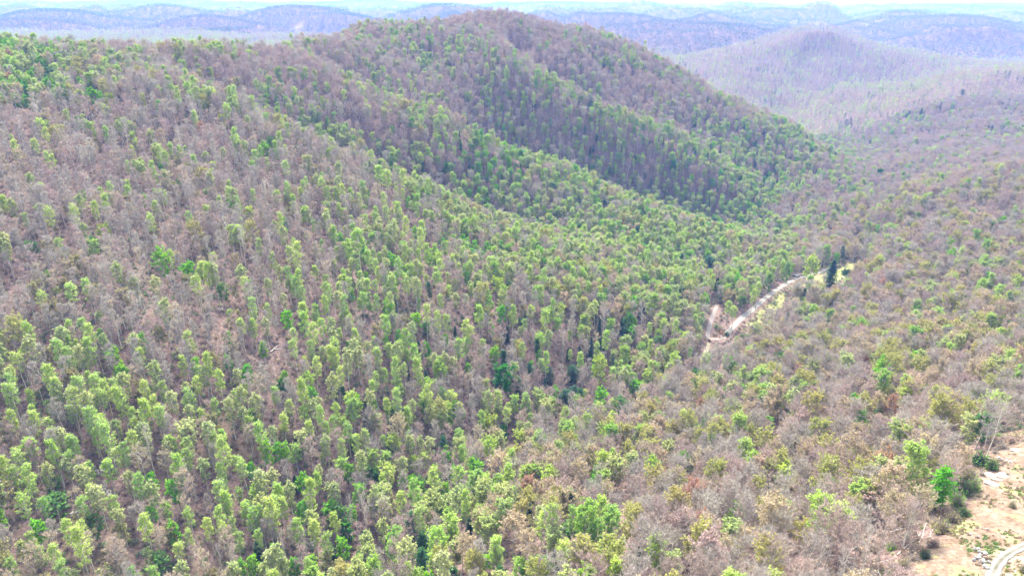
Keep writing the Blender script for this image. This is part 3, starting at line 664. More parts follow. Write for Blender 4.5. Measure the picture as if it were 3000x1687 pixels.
# ---------------------------------------------------------------- what grows where
# pixel on the photograph where the stand was surveyed -> shares of bare, pale green, bright green, budding, evergreen, narrowness
MIX = [(50,150,.2,.3,.2,.25,.05,.3),(30,230,.1,.3,.5,.1,.02,.2),(300,150,.32,.35,.05,.24,.04,.4),(300,250,.4,.3,.05,.2,.04,.4),(600,180,.28,.5,.06,.14,.02,.5),(500,290,.55,.25,.03,.15,0,.5),
 (200,400,.65,.12,.02,.2,.0,.6),(100,550,.8,.07,.02,.1,0,.8),(700,330,.7,.2,.02,.08,0,.7),(450,500,.66,.22,.03,.09,0,.9),(200,700,.62,.2,.03,.13,0,.9),(600,700,.55,.3,.05,.1,0,.9),(100,950,.7,.15,.02,.12,0,.9),
 (450,950,.58,.28,.02,.1,0,1),(860,400,.32,.53,.1,.05,0,.7),(1050,480,.35,.47,.12,.05,0,.7),(1000,620,.55,.3,.05,.1,0,.9),(850,750,.58,.3,.02,.1,0,1),(1100,800,.3,.54,.08,.05,0,.9),(1250,500,.3,.42,.15,.1,.02,.3),(1500,520,.15,.4,.36,.05,.03,.2),
 (1600,650,.25,.5,.15,.05,.02,.2),(1450,720,.35,.45,.08,.08,.02,.4),(1700,800,.35,.43,.1,.08,.03,.3),(1200,920,.28,.55,.05,.05,.06,.9),(1000,1100,.2,.6,.08,.05,.06,1),(1350,1000,.45,.38,.05,.05,.06,.8),(1550,1100,.45,.28,.04,.05,.16,.7),
 (700,1000,.45,.42,.04,.08,0,1),(300,1200,.3,.55,.03,.1,0,1),(50,1250,.55,.25,.03,.15,0,.9),(400,1500,.1,.76,.05,.08,0,1),(100,1620,.15,.65,.02,.17,0,1),(700,1350,.2,.65,.06,.06,0,1),(850,1550,.25,.55,.08,.05,.04,.9),(1100,1300,.22,.52,.12,.05,.06,.7),
 (1150,1600,.35,.33,.06,.15,.08,.4),(1350,1350,.42,.33,.13,.08,.02,.4),(1500,1600,.36,.34,.06,.22,.01,.2),(1650,1400,.5,.2,.06,.22,0,.2),(1900,1300,.55,.12,.03,.3,0,.1),(2100,1500,.64,.07,.01,.27,0,.1),(2400,1400,.62,.1,.01,.27,0,.1),
 (2500,1620,.68,.08,0,.22,0,.1),(2300,1150,.55,.14,.04,.25,.01,.1),(2700,1100,.5,.14,.03,.32,0,.1),(2900,900,.5,.14,.05,.3,0,.1),(2600,850,.6,.12,.03,.24,0,.1),(2600,650,.58,.15,.02,.22,.02,.1),(2900,600,.6,.12,.02,.25,0,.1),
 (2250,700,.35,.38,.08,.08,.1,.3),(2000,800,.3,.4,.12,.08,.1,.3),(1950,950,.35,.3,.05,.15,.13,.3),(2000,700,.3,.45,.13,.05,.06,.2),(2400,620,.6,.2,.02,.12,.04,.2),(1200,70,.86,.12,0,.02,0,.2),(1500,80,.9,.08,0,.02,0,.2),(1350,180,.6,.37,.01,.02,0,.6),
 (1500,280,.48,.44,.04,.02,.01,.6),(1700,250,.68,.28,.01,.02,0,.5),(1550,390,.28,.56,.1,.02,.02,.6),(1850,290,.72,.24,.01,.02,.01,.5),(1800,480,.26,.5,.14,.02,.06,.5),(2050,450,.38,.45,.06,.04,.06,.5),(2200,550,.22,.5,.12,.04,.12,.5),(1200,300,.36,.55,.04,.04,.01,.7),
 (1000,160,.8,.12,0,.05,0,.3),(1180,235,.75,.15,0,.05,0,.3),(1330,320,.7,.2,0,.05,0,.3),(1480,120,.92,.05,0,.02,0,.2),(1620,220,.85,.1,0,.02,0,.2),(1780,305,.8,.15,0,.02,0,.2),(1950,395,.55,.35,.03,.02,0,.3),(1450,230,.45,.5,.02,0,.02,.6),(1250,210,.4,.55,.02,0,.01,.7),(1620,340,.4,.5,.05,0,.02,.6),(1900,450,.25,.55,.12,0,.06,.5),(700,280,.82,.08,0,.08,0,.4),(560,235,.8,.1,0,.08,0,.4),(800,190,.6,.3,.02,.04,0,.6),(900,250,.65,.28,.02,.03,0,.7),(800,345,.3,.55,.1,.05,0,.6),(950,425,.3,.52,.12,.04,0,.4),(1000,330,.75,.18,.02,.03,0,.6),(1180,430,.6,.3,.04,.04,0,.5),(1700,560,.3,.5,.12,.05,.01,.2),(900,560,.7,.2,.02,.08,0,.9),(560,430,.8,.1,.02,.07,0,.8),(300,450,.82,.08,0,.08,0,.8),(350,800,.7,.18,.02,.1,0,.9),(1050,230,.55,.38,.01,.05,0,.5),(1550,590,.5,.35,.06,.08,.01,.2),(1300,560,.5,.33,.08,.08,.01,.4),(2300,200,.64,.28,.02,.03,.03,.2),(2400,300,.56,.32,.04,.04,.04,.2),(2380,110,.8,.14,.0,.04,.02,.2),(2560,200,.62,.3,.03,.03,.02,.2),(2750,350,.7,.12,0,.12,.06,.1),(2900,450,.66,.16,.01,.12,.05,.1),(2500,440,.5,.35,.03,.07,.05,.2)]
_mp = np.array([hit(a[0], a[1], 90, 3500)[:2] for a in MIX]); _mk = np.stack([_mp[:, 0] / _mp[:, 1], np.log(_mp[:, 1])], 1); _mw = np.array([a[2:] for a in MIX])
def stand(x, y):
    q = np.stack([x / y, np.log(y)], 1); out = np.empty((len(x), 6))
    for i in range(0, len(x), 20000):
        d = ((q[i:i + 20000, None, 0] - _mk[None, :, 0]) ** 2 * 1.3 + (q[i:i + 20000, None, 1] - _mk[None, :, 1]) ** 2)
        w = 1 / (d + .0008) ** 2.5; w /= w.sum(1, keepdims=True); out[i:i + 20000] = w @ _mw
    far = sstep(2200, 3200, y)[:, None]; return out * (1 - far) + np.array([.62, .28, .01, .06, .03, .3]) * far
KINDS5 = ['bare_tree', 'pale_green_tree', 'bright_green_tree', 'budding_tree', 'evergreen_tree']

def scatter(y0, y1, s, amax):
    ny = int((y1 - y0) / s); xs_, ys_ = [], []
    for j in range(ny):
        y = y0 + j * s; n = int(2 * amax * (y + s) / s); x = (np.arange(n) - n / 2) * s + (j % 2) * s * .5
        xs_.append(x); ys_.append(np.full(n, y))
    x = np.concatenate(xs_); y = np.concatenate(ys_)
    return x + rng.uniform(-.58, .58, len(x)) * s, y + rng.uniform(-.58, .58, len(x)) * s
tx, ty, tl, tsc = [], [], [], []
for y0, y1, s, amax, lod, k in ((75, 720, 5.6, 1.12, 1, .97), (720, 1500, 6.6, .98, 1, 1.0), (1500, 3000, 7.6, .92, 2, 1.1)):
    x, y = scatter(y0, y1, s, amax); tx.append(x); ty.append(y); tl.append(np.full(len(x), lod)); tsc.append(np.full(len(x), k))
tx, ty, tl, tsc = map(np.concatenate, (tx, ty, tl, tsc))
m = ~((ty < 420) & (tx / np.maximum(ty, 1) < -1.3)); tx, ty, tl, tsc = tx[m], ty[m], tl[m], tsc[m]
z0 = height(tx, ty)
hid = hidden(tx, ty, z0 + 26)
PX0, PY0, DEP0 = pix(tx, ty, z0 + 12)
keep = ~hid & (PX0 > -700) & (PX0 < 3700) & (PY0 < 2300)
near = ty < 720
rdist = np.full(len(tx), 99.); cdist = np.full(len(tx), -99.); fdist = np.full(len(tx), -99.)
nn_ = near & (np.abs(tx) < 600)
rdist[nn_] = road_dist(tx[nn_], ty[nn_]); cdist[nn_] = poly_dist(tx[nn_], ty[nn_], CLEAR_POLY)
fdist[nn_] = np.maximum(poly_dist(tx[nn_], ty[nn_], FIELD_POLY), poly_dist(tx[nn_], ty[nn_], BANK_POLY))
keep &= (rdist > 3.0) & (cdist < -4) & (fdist < -1)
# nothing tall between the camera and the road: the photograph shows it open to view
for P, w in ROAD_XY.values():
    for k_ in range(0, 9):
        keep &= ~(near & (line_dist(tx, ty + k_ * 3.0, P) < 4.3) & (ty > 380) & (ty < 640))
for k_ in range(1, 8):
    keep &= ~(near & ((poly_dist(tx, ty + k_ * 3.0, FIELD_POLY) > 1) | (poly_dist(tx, ty + k_ * 2.0, BANK_POLY) > 1)) & (ty > 380) & (ty < 640))
st_ = stand(tx, ty)
rs = (st_[:, 5] < .25) & (ty < 900); st_[rs, 3] *= 1.3; bf = sstep(.42, .62, st_[:, 0]); st_[:, 1] *= 1 - .45 * bf; st_[:, 2] *= 1 - .4 * bf
# clumping: sparse openings on the left slope, thick in the stands
cl = fbm(tx / 28, ty / 28, 61, 3)
sparse = (st_[:, 5] > .6)
keep &= ~(sparse & (cl < .40) & (PY0 < 1150) & (rng.uniform(0, 1, len(tx)) < .45))
keep &= rng.uniform(0, 1, len(tx)) > .04
tx, ty, tl, tsc, z0, st_, cl, PX0, PY0, DEP0 = (v[keep] for v in (tx, ty, tl, tsc, z0, st_, cl, PX0, PY0, DEP0))
# kinds gather in groups: bias the draw with a noise field per kind
pr = st_[:, :5].copy()
for k_ in range(5):
    sc_ = 26 if k_ != 3 else 40
    pr[:, k_] *= np.exp((fbm(tx / sc_, ty / sc_, 70 + 5 * k_, 2) - .5) * (5.0 if k_ in (1, 2, 4) else 2.0))
lush = sstep(.52, .25, st_[:, 0]); pr[:, 1] += pr[:, 0] * .5 * lush; pr[:, 0] *= 1 - .5 * lush
pr /= pr.sum(1, keepdims=True); cum = np.cumsum(pr, 1)
tk = (rng.uniform(0, 1, len(tx))[:, None] > cum).sum(1).clip(0, 4)
nar = rng.uniform(0, 1, len(tx)) < st_[:, 5] * np.where(ty > 650, .6, 1)
tv_ = np.zeros(len(tx), int)
for k_, kn in enumerate(KINDS5):
    N_ = [i for i, v in enumerate(VAR[kn]) if v[1] == 'n']; R_ = [i for i, v in enumerate(VAR[kn]) if v[1] in 'rc']
    N_ = N_ or R_; R_ = R_ or N_
    m = tk == k_; u = rng.uniform(0, 1, m.sum())
    tv_[m] = np.where(nar[m], np.array(N_)[(u * len(N_)).astype(int)], np.array(R_)[(u * len(R_)).astype(int)])
    if kn == 'bare_tree':
        nb_ = m & (ty > 700); tv_[nb_] = rng.choice([3, 5, 5, 6], nb_.sum()); pm = m & (ty < 600) & (rng.uniform(0, 1, len(tx)) < .03); tv_[pm] = 7
    if kn == 'pale_green_tree':
        lush = sstep(.5, .25, st_[:, 0]); u3 = rng.uniform(0, 1, len(tx)); sg = m & (u3 < .1 * lush + .08); tv_[sg] = np.where(nar[sg], 4, 7)
    if kn == 'budding_tree':
        u2 = rng.uniform(0, 1, len(tx)); tv_[m & ~nar & (u2 < .4)] = 0; tv_[m & ~nar & (u2 > .4) & (u2 < .72)] = 1
ts_ = tsc * (.62 + .6 * rng.beta(2.2, 2.0, len(tx))) * np.where(tk == 2, .9, 1) * np.where(tk == 4, .85, 1)
trz = rng.uniform(0, 2 * math.pi, len(tx)); tilt = rng.normal(0, .035, (len(tx), 2))
print('trees', len(tx), 'near', (ty < 720).sum())
# ---------------------------------------------------------------- trees one can point out: crown centre, width, height in photograph pixels
VAR['bright_green_tree'] += [('deep emerald green', 'r', dict(H=15, CR=3.6, base=.18, form='round', NL=28, NS=5, NT_=2, leaf=17, leaf_s=.46, leafm='leaf_emerald')),
  ('lime green', 'r', dict(H=16, CR=4.2, base=.25, form='round', NL=28, NS=5, NT_=3, leaf=14, leaf_s=.42, leafm='leaf_lime'))]
VAR['evergreen_tree'] += [('brilliant green pine', 'c', dict(cone=1, H=18, CR=4.2, base=.2, form='pine', NLV=13, NB=9, NQ=14, leafm='needle_bright', qs=.55))]
VAR['budding_tree'] += [('golden yellow-green', 'r', dict(H=16, CR=5.0, base=.25, form='round', NL=28, NS=5, NT_=5, leaf=20, leaf_s=.3, leafm='bud_yellow'))]
for kind, i in (('bright_green_tree', 3), ('bright_green_tree', 4), ('evergreen_tree', 3), ('budding_tree', 6)):
    a = VAR[kind][i][2]; g = make(3100 + i * 37, a, 1); HT[kind, i] = a['H'], a['CR']
    MESH[kind, i] = (mesh_from('trunk', g['tv'], g['tf'], (g['mats'][2],)), mesh_from('crown', g['cv'], g['cf'], g['mats'][:2], g['cm']))
B, PG, BD, EV, BR, FL = 'bright_green_tree', 'pale_green_tree', 'budding_tree', 'evergreen_tree', 'bare_tree', 'flowering_tree'
NOTE = {
 (B, 0): [(485,772,50,72),(563,800,52,55),(1223,940,38,42),(1033,866,22,36),(1215,684,24,34),(1755,1167,46,52),(1860,1143,44,38),(2283,1065,44,26),(2223,1053,32,26),(2322,1006,36,20),(2491,851,28,26),(2466,892,18,16),(2431,911,16,14),
          (2493,1183,44,40),(2677,1053,46,42),(2910,902,42,28),(1512,1449,52,46),(1426,1644,42,34),(1675,1347,36,38),(1317,1237,27,30),(974,1495,44,55),(892,1417,42,55),(456,1511,36,56),(677,609,24,36),(2567,678,24,20),(2672,640,22,16),
          (283,293,42,34),(778,439,34,36),(144,812,28,34),(1848,894,38,34),(1848,975,36,36),(80,265,34,40),(100,230,30,26),(60,300,34,30),(1736,840,22,20),(605,311,20,20),(349,1050,44,62),(372,1100,50,56),(2543,791,26,20),(1211,1410,34,40),(2397,1159,24,36)],
 (B, 1): [(840,1104,24,44),(303,979,22,40),(1681,1292,30,48),(947,746,22,36),(838,657,24,40),(1382,744,26,34),(850,933,34,56)],
 (B, 2): [(2299,1200,34,42),(2243,828,32,46),(2295,800,28,52),(109,731,46,42),(287,719,40,42),(1823,1198,48,58),(1671,1550,60,50),(485,1652,54,58),(180,1496,74,56),(660,859,38,44),(2703,1026,20,20),(2690,1440,56,54),(168,1425,46,54),(290,1545,50,60),
          (1690,880,30,30),(1925,1000,30,30),(2037,1253,22,22),(2154,862,30,34),(2172,885,26,28)],
 (B, 3): [(1475,1110,64,72),(1475,1269,30,44),(1534,281,18,22),(1308,493,24,28),(2574,520,28,18),(1020,1558,48,56),(1970,489,24,30),(1384,497,18,16),(830,1132,36,30),(2982,1030,46,30)],
 (B, 4): [(2365,790,50,60),(1750,1085,50,74),(2287,1400,74,62),(1526,1288,48,46),(328,295,30,30),(736,626,34,32),(1434,1249,48,56),(1458,840,42,40),(2230,1630,48,50),(2725,1362,34,36),(2762,1375,30,26),(311,684,44,32),(425,299,18,36),(656,357,22,30),
          (1240,285,24,22),(1262,290,24,22),(1285,288,22,20),(1458,423,18,28),(125,312,28,22),(2932,948,42,38)],
 (EV, 3): [(2738,1420,84,104)],
 (EV, 0): [(2430,797,44,62),(1394,909,16,38),(1334,971,16,34),(1755,952,18,40),(1819,952,20,44),(1879,905,26,42),(2097,832,26,34),(2237,781,26,26),(1904,1143,32,44),(1722,1072,20,46),(1730,1018,22,60),(1200,1092,14,44),(343,163,20,17),(309,167,14,18),
           (415,163,16,18),(432,166,16,18),(48,122,12,14),(275,178,10,11),(415,210,12,12),(183,287,14,26),(198,280,14,26),(212,275,15,26),(228,270,15,26),(243,266,15,24),(258,262,15,24),(272,258,16,24),(286,254,16,22),(1250,1601,44,56)],
 (EV, 1): [(1655,1163,40,44),(1680,1150,34,40),(1675,1092,38,44),(1854,870,26,18),(1699,754,18,30),(1769,603,26,26),(1355,936,18,24),(2074,789,40,24),(2305,770,22,20),(2512,680,24,24),(2334,725,18,24),(2522,715,20,18),(2268,694,30,14),(2342,597,11,11),(2433,680,18,16),(2538,601,11,11),
           (2332,902,32,18),(2400,999,22,18),(2155,1088,24,22),(1391,1441,40,26),(1726,305,26,18),(186,144,18,14),(195,182,18,14),(214,186,18,14),(2376,446,16,18),(2695,332,9,20),(2704,336,9,18),(2753,314,9,22),(2660,335,10,18),(2646,330,10,16),(2630,340,11,14),(2477,361,14,12),(2490,354,12,12),(2543,276,10,12),(2560,272,10,12),(2590,255,10,10),
           (2817,275,16,15),(1770,1260,26,26),(2330,470,14,16)],
 (EV, 2): [(1211,1535,44,84),(1330,1680,34,50)],
 (BD, 6): [(2500,1400,84,84),(2231,1295,72,66),(2814,1222,74,84),(2340,1560,78,60),(2350,1495,54,44),(2889,960,40,36),(2555,1355,46,50),(2030,1195,40,30),(2420,1000,40,30)],
 (BD, 0): [(1505,1550,104,74),(1465,1363,88,66),(1700,1464,50,60),(1650,880,46,40),(2045,1400,50,40)],
 (BD, 2): [(2559,1198,58,34),(2125,1621,56,44),(2175,1625,56,46),(2110,980,24,22)],
 (BD, 3): [(2560,1236,50,36),(2540,1490,90,60),(2700,1240,50,40)],
 (BD, 4): [(2136,880,40,30),(2440,1150,50,34)],
 (BR, 7): [(1078,1480,54,112),(1035,1490,34,100),(2642,1510,56,104),(2892,1222,60,106),(2512,1590,70,130),(2383,1610,60,110),(2745,1335,60,60),(842,1585,36,90),(700,1640,40,96),(660,1630,36,90),(456,1290,40,100),(1765,930,50,60),(2790,1345,50,50),(1390,1225,36,60),(2450,1640,50,90),(905,1590,36,80)],
 (BR, 4): [(1860,1400,110,80),(1800,1480,90,70),(2450,1270,110,60),(2640,1200,90,60),(1230,1380,60,60),(1350,1230,70,60)],
 (PG, 0): [(2128,900,22,40),(2143,915,22,40),(2212,845,20,50),(2198,865,18,50),(229,855,34,64),(290,1225,40,76),(315,1240,34,60),(118,1339,42,54),(710,696,30,46),(1058,735,44,60),(1116,540,30,34),(1140,548,28,32),(340,1390,40,60)],
 (PG, 5): [(2150,1500,52,62),(1598,929,40,38),(1592,991,28,30),(2437,477,20,22),(2246,1237,30,36),(2190,1035,36,44)],
 (FL, 0): [(27,1343,32,34),(263,1406,22,20),(305,1432,34,26),(318,1448,30,20),(298,1376,24,16),(229,1501,30,18),(203,1190,22,12),(794,1292,32,20),(743,1382,22,14),(822,1505,26,14),(915,1586,24,12),(794,1620,34,34),(740,1640,18,16),(1211,1605,34,28),(650,905,16,12),(1452,1110,14,12),(875,1540,26,14),(2312,1030,12,9)],
}
placed = []      # x, y, z, kind, variant, scale xy, scale z, rotation
for (kn, vi), lst in NOTE.items():
    H_, CR_ = HT[kn, vi]
    for (px, py, w, h) in lst:
        d = 400.0; dy = h * .5
        for _ in range(4):
            g = hit(px, min(py + dy, 1900), 80, 3200); pr_ = pix(*[np.array([v]) for v in g]); d = float(pr_[2][0])
            base_f = VAR[kn][vi][2].get('base', .1)
            ch = h * d / FPX / .85                              # crown height in metres
            sz = np.clip(ch / (H_ * (1 - base_f)), .45, 1.6)
            zc = H_ * sz * (base_f + (1 - base_f) * .5)
            q = pix(np.array([g[0]]), np.array([g[1]]), np.array([g[2] + zc])); dy += float(py - q[1][0]) * .9
        s_ = np.clip(w * d / FPX / (2 * CR_) * (1.15 if kn == EV and vi < 3 else .95), .3, 3.6)
        placed.append((g[0], g[1], g[2], kn, vi, s_, min(max(sz, s_ * .7), s_ * (1.7 if kn == EV else 2.5)), px, py, w, h, d))
NPp = np.array([(p[0], p[1], p[7], p[8], p[9], p[10], p[11]) for p in placed])
# clear the scatter away from them: on the spot, and in front where the photograph shows them whole
ok = np.ones(len(tx), bool)
for x, y, px, py, w, h, d in NPp:
    r_ = max(2.2, w * d / FPX * .42); ok &= (tx - x) ** 2 + (ty - y) ** 2 > r_ * r_
    front = (DEP0 < d - 1) & (DEP0 > d - 60); ok &= ~(front & (np.abs(PX0 - px) < w * .42) & (PY0 > py - h * .35) & (PY0 - py < h * .55))
tx, ty, tl, tsc, z0, st_, cl, PX0, PY0, DEP0, tk, tv_, ts_, trz, tilt = (v[ok] for v in (tx, ty, tl, tsc, z0, st_, cl, PX0, PY0, DEP0, tk, tv_, ts_, trz, tilt))

# ---------------------------------------------------------------- individuals: the 300 of each kind that show largest
num = ['zero','one','two','three','four','five','six','seven','eight','nine','ten','eleven','twelve','thirteen','fourteen','fifteen','sixteen','seventeen','eighteen','nineteen']
tens = ['', '', 'twenty', 'thirty', 'forty', 'fifty', 'sixty', 'seventy', 'eighty', 'ninety']
def word(n):
    n = int(max(0, min(99, n))); return num[n] if n < 20 else tens[n // 10] + ('-' + num[n % 10] if n % 10 else '')
def region(px, py, x, y):
    if y < 230 and x > 0 and poly_dist(np.array([x]), np.array([y]), CLEAR_POLY)[0] > -14: return 'by the bare clearing'
    if road_dist(np.array([x]), np.array([y]))[0] < 22: return 'near the gravel road'
    if py < 140 and px > 1000 and px < 1800: return 'on the hilltop'
    if px > 1850 and py < 560 and y > 1150: return 'on the hazy hillside'
    if y > 760: return 'on the big hill'
    if px < 900: return 'on the lower slope' if py > 1200 else 'on the brown slope' if py > 330 else 'on the ridge'
    if px > 1900: return 'on the mauve slope' if py > 560 else 'on the far slope'
    if abs(py - (2080 - px * .56)) < 140: return 'in the hollow'
    return 'above the hollow' if py < 2080 - px * .56 else 'below the hollow'
used = set()
def label_for(words_, kn, px, py, x, y, big):
    noun = 'tree' if 'pine' not in words_.split() and 'evergreen' not in words_.split() else ''
    head = (words_ + ' ' + noun).strip()
    for k_, (ox, oy) in enumerate(((0, 0), (1, 0), (0, 1), (-1, 0), (0, -1), (1, 1), (-1, -1), (2, 0), (0, 2))):
        l = f'{head} {region(px, py, x, y)}, {word(round(px / 30) + ox)} percent across, {word(round(py / 16.87) + oy)} percent down'
        if l not in used: break
    used.add(l); return l
GROUP = {BR: 'leafless trees on the hillsides', PG: 'pale green trees coming into leaf', B: 'bright green trees among the bare ones', BD: 'budding trees on the slopes', EV: 'evergreens scattered through the woods', FL: 'white-flowering small trees'}
def plant(kn, vi, x, y, z, sxy, sz, rz, tlt, px, py):
    e = bpy.data.objects.new(kn, None); col.objects.link(e); e.empty_display_size = 1
    e.location = (x, y, z - .25); e.rotation_euler = (tlt[0], tlt[1], rz); e.scale = (sxy, sxy, sz)
    e['label'] = label_for(VAR[kn][vi][0], kn, px, py, x, y, 0); e['category'] = 'tree'; e['group'] = GROUP[kn]
    for me, nm in zip(MESH[kn, vi], ('trunk', 'crown')):
        c_ = bpy.data.objects.new(nm, me); col.objects.link(c_); c_.parent = e
    return e
cnt = {}
for (x, y, z, kn, vi, s_, sz, px, py, w, h, d) in placed:
    plant(kn, vi, x, y, z, s_, sz, random.Random(int(px * 7 + py)).uniform(0, 6.28), (0, 0), px, py); cnt[kn] = cnt.get(kn, 0) + 1
LIM = {BR: 290, PG: 290, B: 290, BD: 290, EV: 290}
single = np.zeros(len(tx), bool)
inframe = (PX0 > 5) & (PX0 < 2995) & (PY0 > 5) & (PY0 < 1700)
for k_, kn in enumerate(KINDS5):
    c_ = np.where((tk == k_) & inframe & (ty < 700))[0]; c_ = c_[np.argsort(DEP0[c_] / ts_[c_])][:LIM[kn] - cnt.get(kn, 0)]; single[c_] = True
for i in np.where(single)[0]:
    kn = KINDS5[tk[i]]; plant(kn, int(tv_[i]), tx[i], ty[i], z0[i], ts_[i], ts_[i] * (1 + .1 * math.sin(i)), trz[i], tilt[i], PX0[i], PY0[i])
print('individuals', single.sum() + len(placed))

# ---------------------------------------------------------------- the rest of the woods, one object per kind
def points_stuff(name, label, X, Y, Z, rot, scl, idx, meshes):
    cc = bpy.data.collections.new(name + '_kinds')
    for j, me in enumerate(meshes):
        cc.objects.link(bpy.data.objects.new('%s_kind_%02d' % (name, j), me))
    me = bpy.data.meshes.new(name); me.vertices.add(len(X)); me.vertices.foreach_set('co', np.stack([X, Y, Z], 1).astype(np.float32).ravel())
    for nm, tp, v, key in (('rot', 'FLOAT_VECTOR', rot, 'vector'), ('scl', 'FLOAT_VECTOR', scl, 'vector'), ('idx', 'INT', idx, 'value')):
        a = me.attributes.new(nm, tp, 'POINT'); a.data.foreach_set(key, np.ascontiguousarray(v).astype(np.int32 if tp == 'INT' else np.float32).ravel())
    o = link(name, me, kind='stuff', label=label)
    ng = bpy.data.node_groups.new(name, 'GeometryNodeTree')
    ng.interface.new_socket(name='Geometry', in_out='INPUT', socket_type='NodeSocketGeometry'); ng.interface.new_socket(name='Geometry', in_out='OUTPUT', socket_type='NodeSocketGeometry')
    gi = ng.nodes.new('NodeGroupInput'); go = ng.nodes.new('NodeGroupOutput')
    ci = ng.nodes.new('GeometryNodeCollectionInfo'); ci.inputs['Collection'].default_value = cc; ci.inputs['Separate Children'].default_value = True; ci.inputs['Reset Children'].default_value = True
    ip = ng.nodes.new('GeometryNodeInstanceOnPoints'); ip.inputs['Pick Instance'].default_value = True
    def na(nm, tp):
        n = ng.nodes.new('GeometryNodeInputNamedAttribute'); n.data_type = tp; n.inputs['Name'].default_value = nm; return n.outputs['Attribute']
    L = ng.links.new
    L(gi.outputs[0], ip.inputs['Points']); L(ci.outputs[0], ip.inputs['Instance'])
    L(na('idx', 'INT'), ip.inputs['Instance Index']); L(na('rot', 'FLOAT_VECTOR'), ip.inputs['Rotation']); L(na('scl', 'FLOAT_VECTOR'), ip.inputs['Scale'])
    L(ip.outputs[0], go.inputs[0])
    md = o.modifiers.new('woods', 'NODES'); md.node_group = ng
    return o
WN = {BR: ('leafless_woods', 'grey and mauve leafless woods covering the slopes'), PG: ('pale_green_woods', 'pale green woods coming into leaf on slopes and hollows'), B: ('bright_green_woods', 'brighter green trees scattered through the farther woods'),
      BD: ('budding_woods', 'tan, yellow and rust budding woods on the slopes'), EV: ('evergreen_woods', 'dark evergreens scattered through the farther woods')}
for k_, kn in enumerate(KINDS5):
    m = (tk == k_) & ~single; nv = max(i for (k2, i, l) in JOIN if k2 == kn) + 1
    ms = [JOIN[kn, i, 1] for i in range(nv)] + [JOIN[kn, i, 2] for i in range(nv)]
    far_lod = (tl[m] == 2)
    points_stuff(WN[kn][0], WN[kn][1], tx[m], ty[m], z0[m] - .25, np.stack([tilt[m, 0], tilt[m, 1], trz[m]], 1), np.stack([ts_[m], ts_[m], ts_[m] * (1 + .12 * np.sin(tx[m]))], 1), tv_[m] + far_lod * nv, ms)
# far hills: blocks of woodland, crown colours darkened to stand in for self-shade
for n_, c_ in (('far_bare', [(.19, .18, .165), (.22, .21, .19)]), ('far_green', [(.09, .17, .05), (.13, .21, .07)]), ('far_tan', [(.24, .20, .13)] * 2), ('far_sage', [(.17, .20, .11)] * 2)): M[n_] = leaf_mat(n_, c_, .2, .4)
def block(seed, size, n, mixw):
    r = np.random.default_rng(seed); V, F, MI, c0 = [], [], [], 0
    mats = ('far_bare', 'far_green', 'far_tan', 'needle_dark', 'far_sage', 'bark_dark')
    for _ in range(n):
        x, y = r.uniform(-size / 2, size / 2, 2); m_ = r.choice(5, p=mixw); H = r.uniform(14, 21); R = r.uniform(3.2, 5.2) * (1.0 if m_ != 3 else .7)
        k = 16; d = rdir(r, k); d[:, 2] = np.abs(d[:, 2]) * 1.0 - .15; p = np.array([x, y, H - R * 1.1]) + d * np.array([R, R, R * 1.15]) * r.uniform(.55, 1, (k, 1))
        v, f = leafs(p, r.uniform(1.0, 1.9, k), r, up=.5, asp=.8); V.append(v); F.append(f + c0); c0 += len(v); MI.append(np.full(k, m_))
        v = np.array([[x - .2, y, 0], [x + .2, y, 0], [x + .1, y + .1, H * .8], [x - .1, y, H * .8]]); V.append(v); F.append(np.array([[0, 1, 2, 3]]) + c0); c0 += 4; MI.append(np.array([5]))
    return mesh_from('woods_block', np.concatenate(V), np.concatenate(F), [M[k] for k in mats], np.concatenate(MI))
bl = [block(900 + i, 24, 6, w_) for i, w_ in enumerate(([.7, .15, .06, .02, .07], [.75, .1, .1, .01, .04], [.4, .35, .05, .05, .15], [.35, .4, .04, .06, .15], [.82, .05, .08, .01, .04], [.4, .2, .05, .25, .1]))]
bx, by, bs_, bi = [], [], [], []
for y0, y1, s, k in ((2980, 4800, 22, 1.0), (4800, 8500, 38, 1.7), (8500, 15000, 75, 3.2)):
    x, y = scatter(y0, y1, s, .88); z = height(x, y); keep = ~hidden(x, y, z + 22 * k)
    P1, P2, _ = pix(x, y, z + 10); keep &= (P1 > -300) & (P1 < 3300)
    x, y = x[keep], y[keep]; bx.append(x); by.append(y); bs_.append(np.full(len(x), k))
bx, by, bs_ = map(np.concatenate, (bx, by, bs_)); bz = height(bx, by)
gsel = fbm(bx / 520, by / 900, 88, 3) * 1.15 - .075 + np.clip((160 - bz) / 500, -.08, .1) + rng.normal(0, .05, len(bx)); bi = np.where(gsel > .63, 5, np.where(gsel > .53, 2 + rng.integers(0, 2, len(bx)), np.where(gsel > .47, 0, np.where(rng.uniform(0, 1, len(bx)) < .5, 1, 4))))
ci_ = np.interp(bx / by, LA, np.arange(len(LA))).astype(int); cj_ = np.interp(np.log(by), LY, np.arange(len(LY))).astype(int)
keep = cov[:, 0].reshape(nr, nc)[cj_, ci_] < .5
bx, by, bz, bs_, bi = (v[keep] for v in (bx, by, bz, bs_, bi)); print('blocks', len(bx))
points_stuff('far_hill_woods', 'bluish woods blanketing the distant hills', bx, by, bz - 3, np.stack([0 * bx, 0 * bx, rng.uniform(0, 6.28, len(bx))], 1), np.stack([bs_, bs_, 1 + (bs_ - 1) * .35], 1), bi, bl)

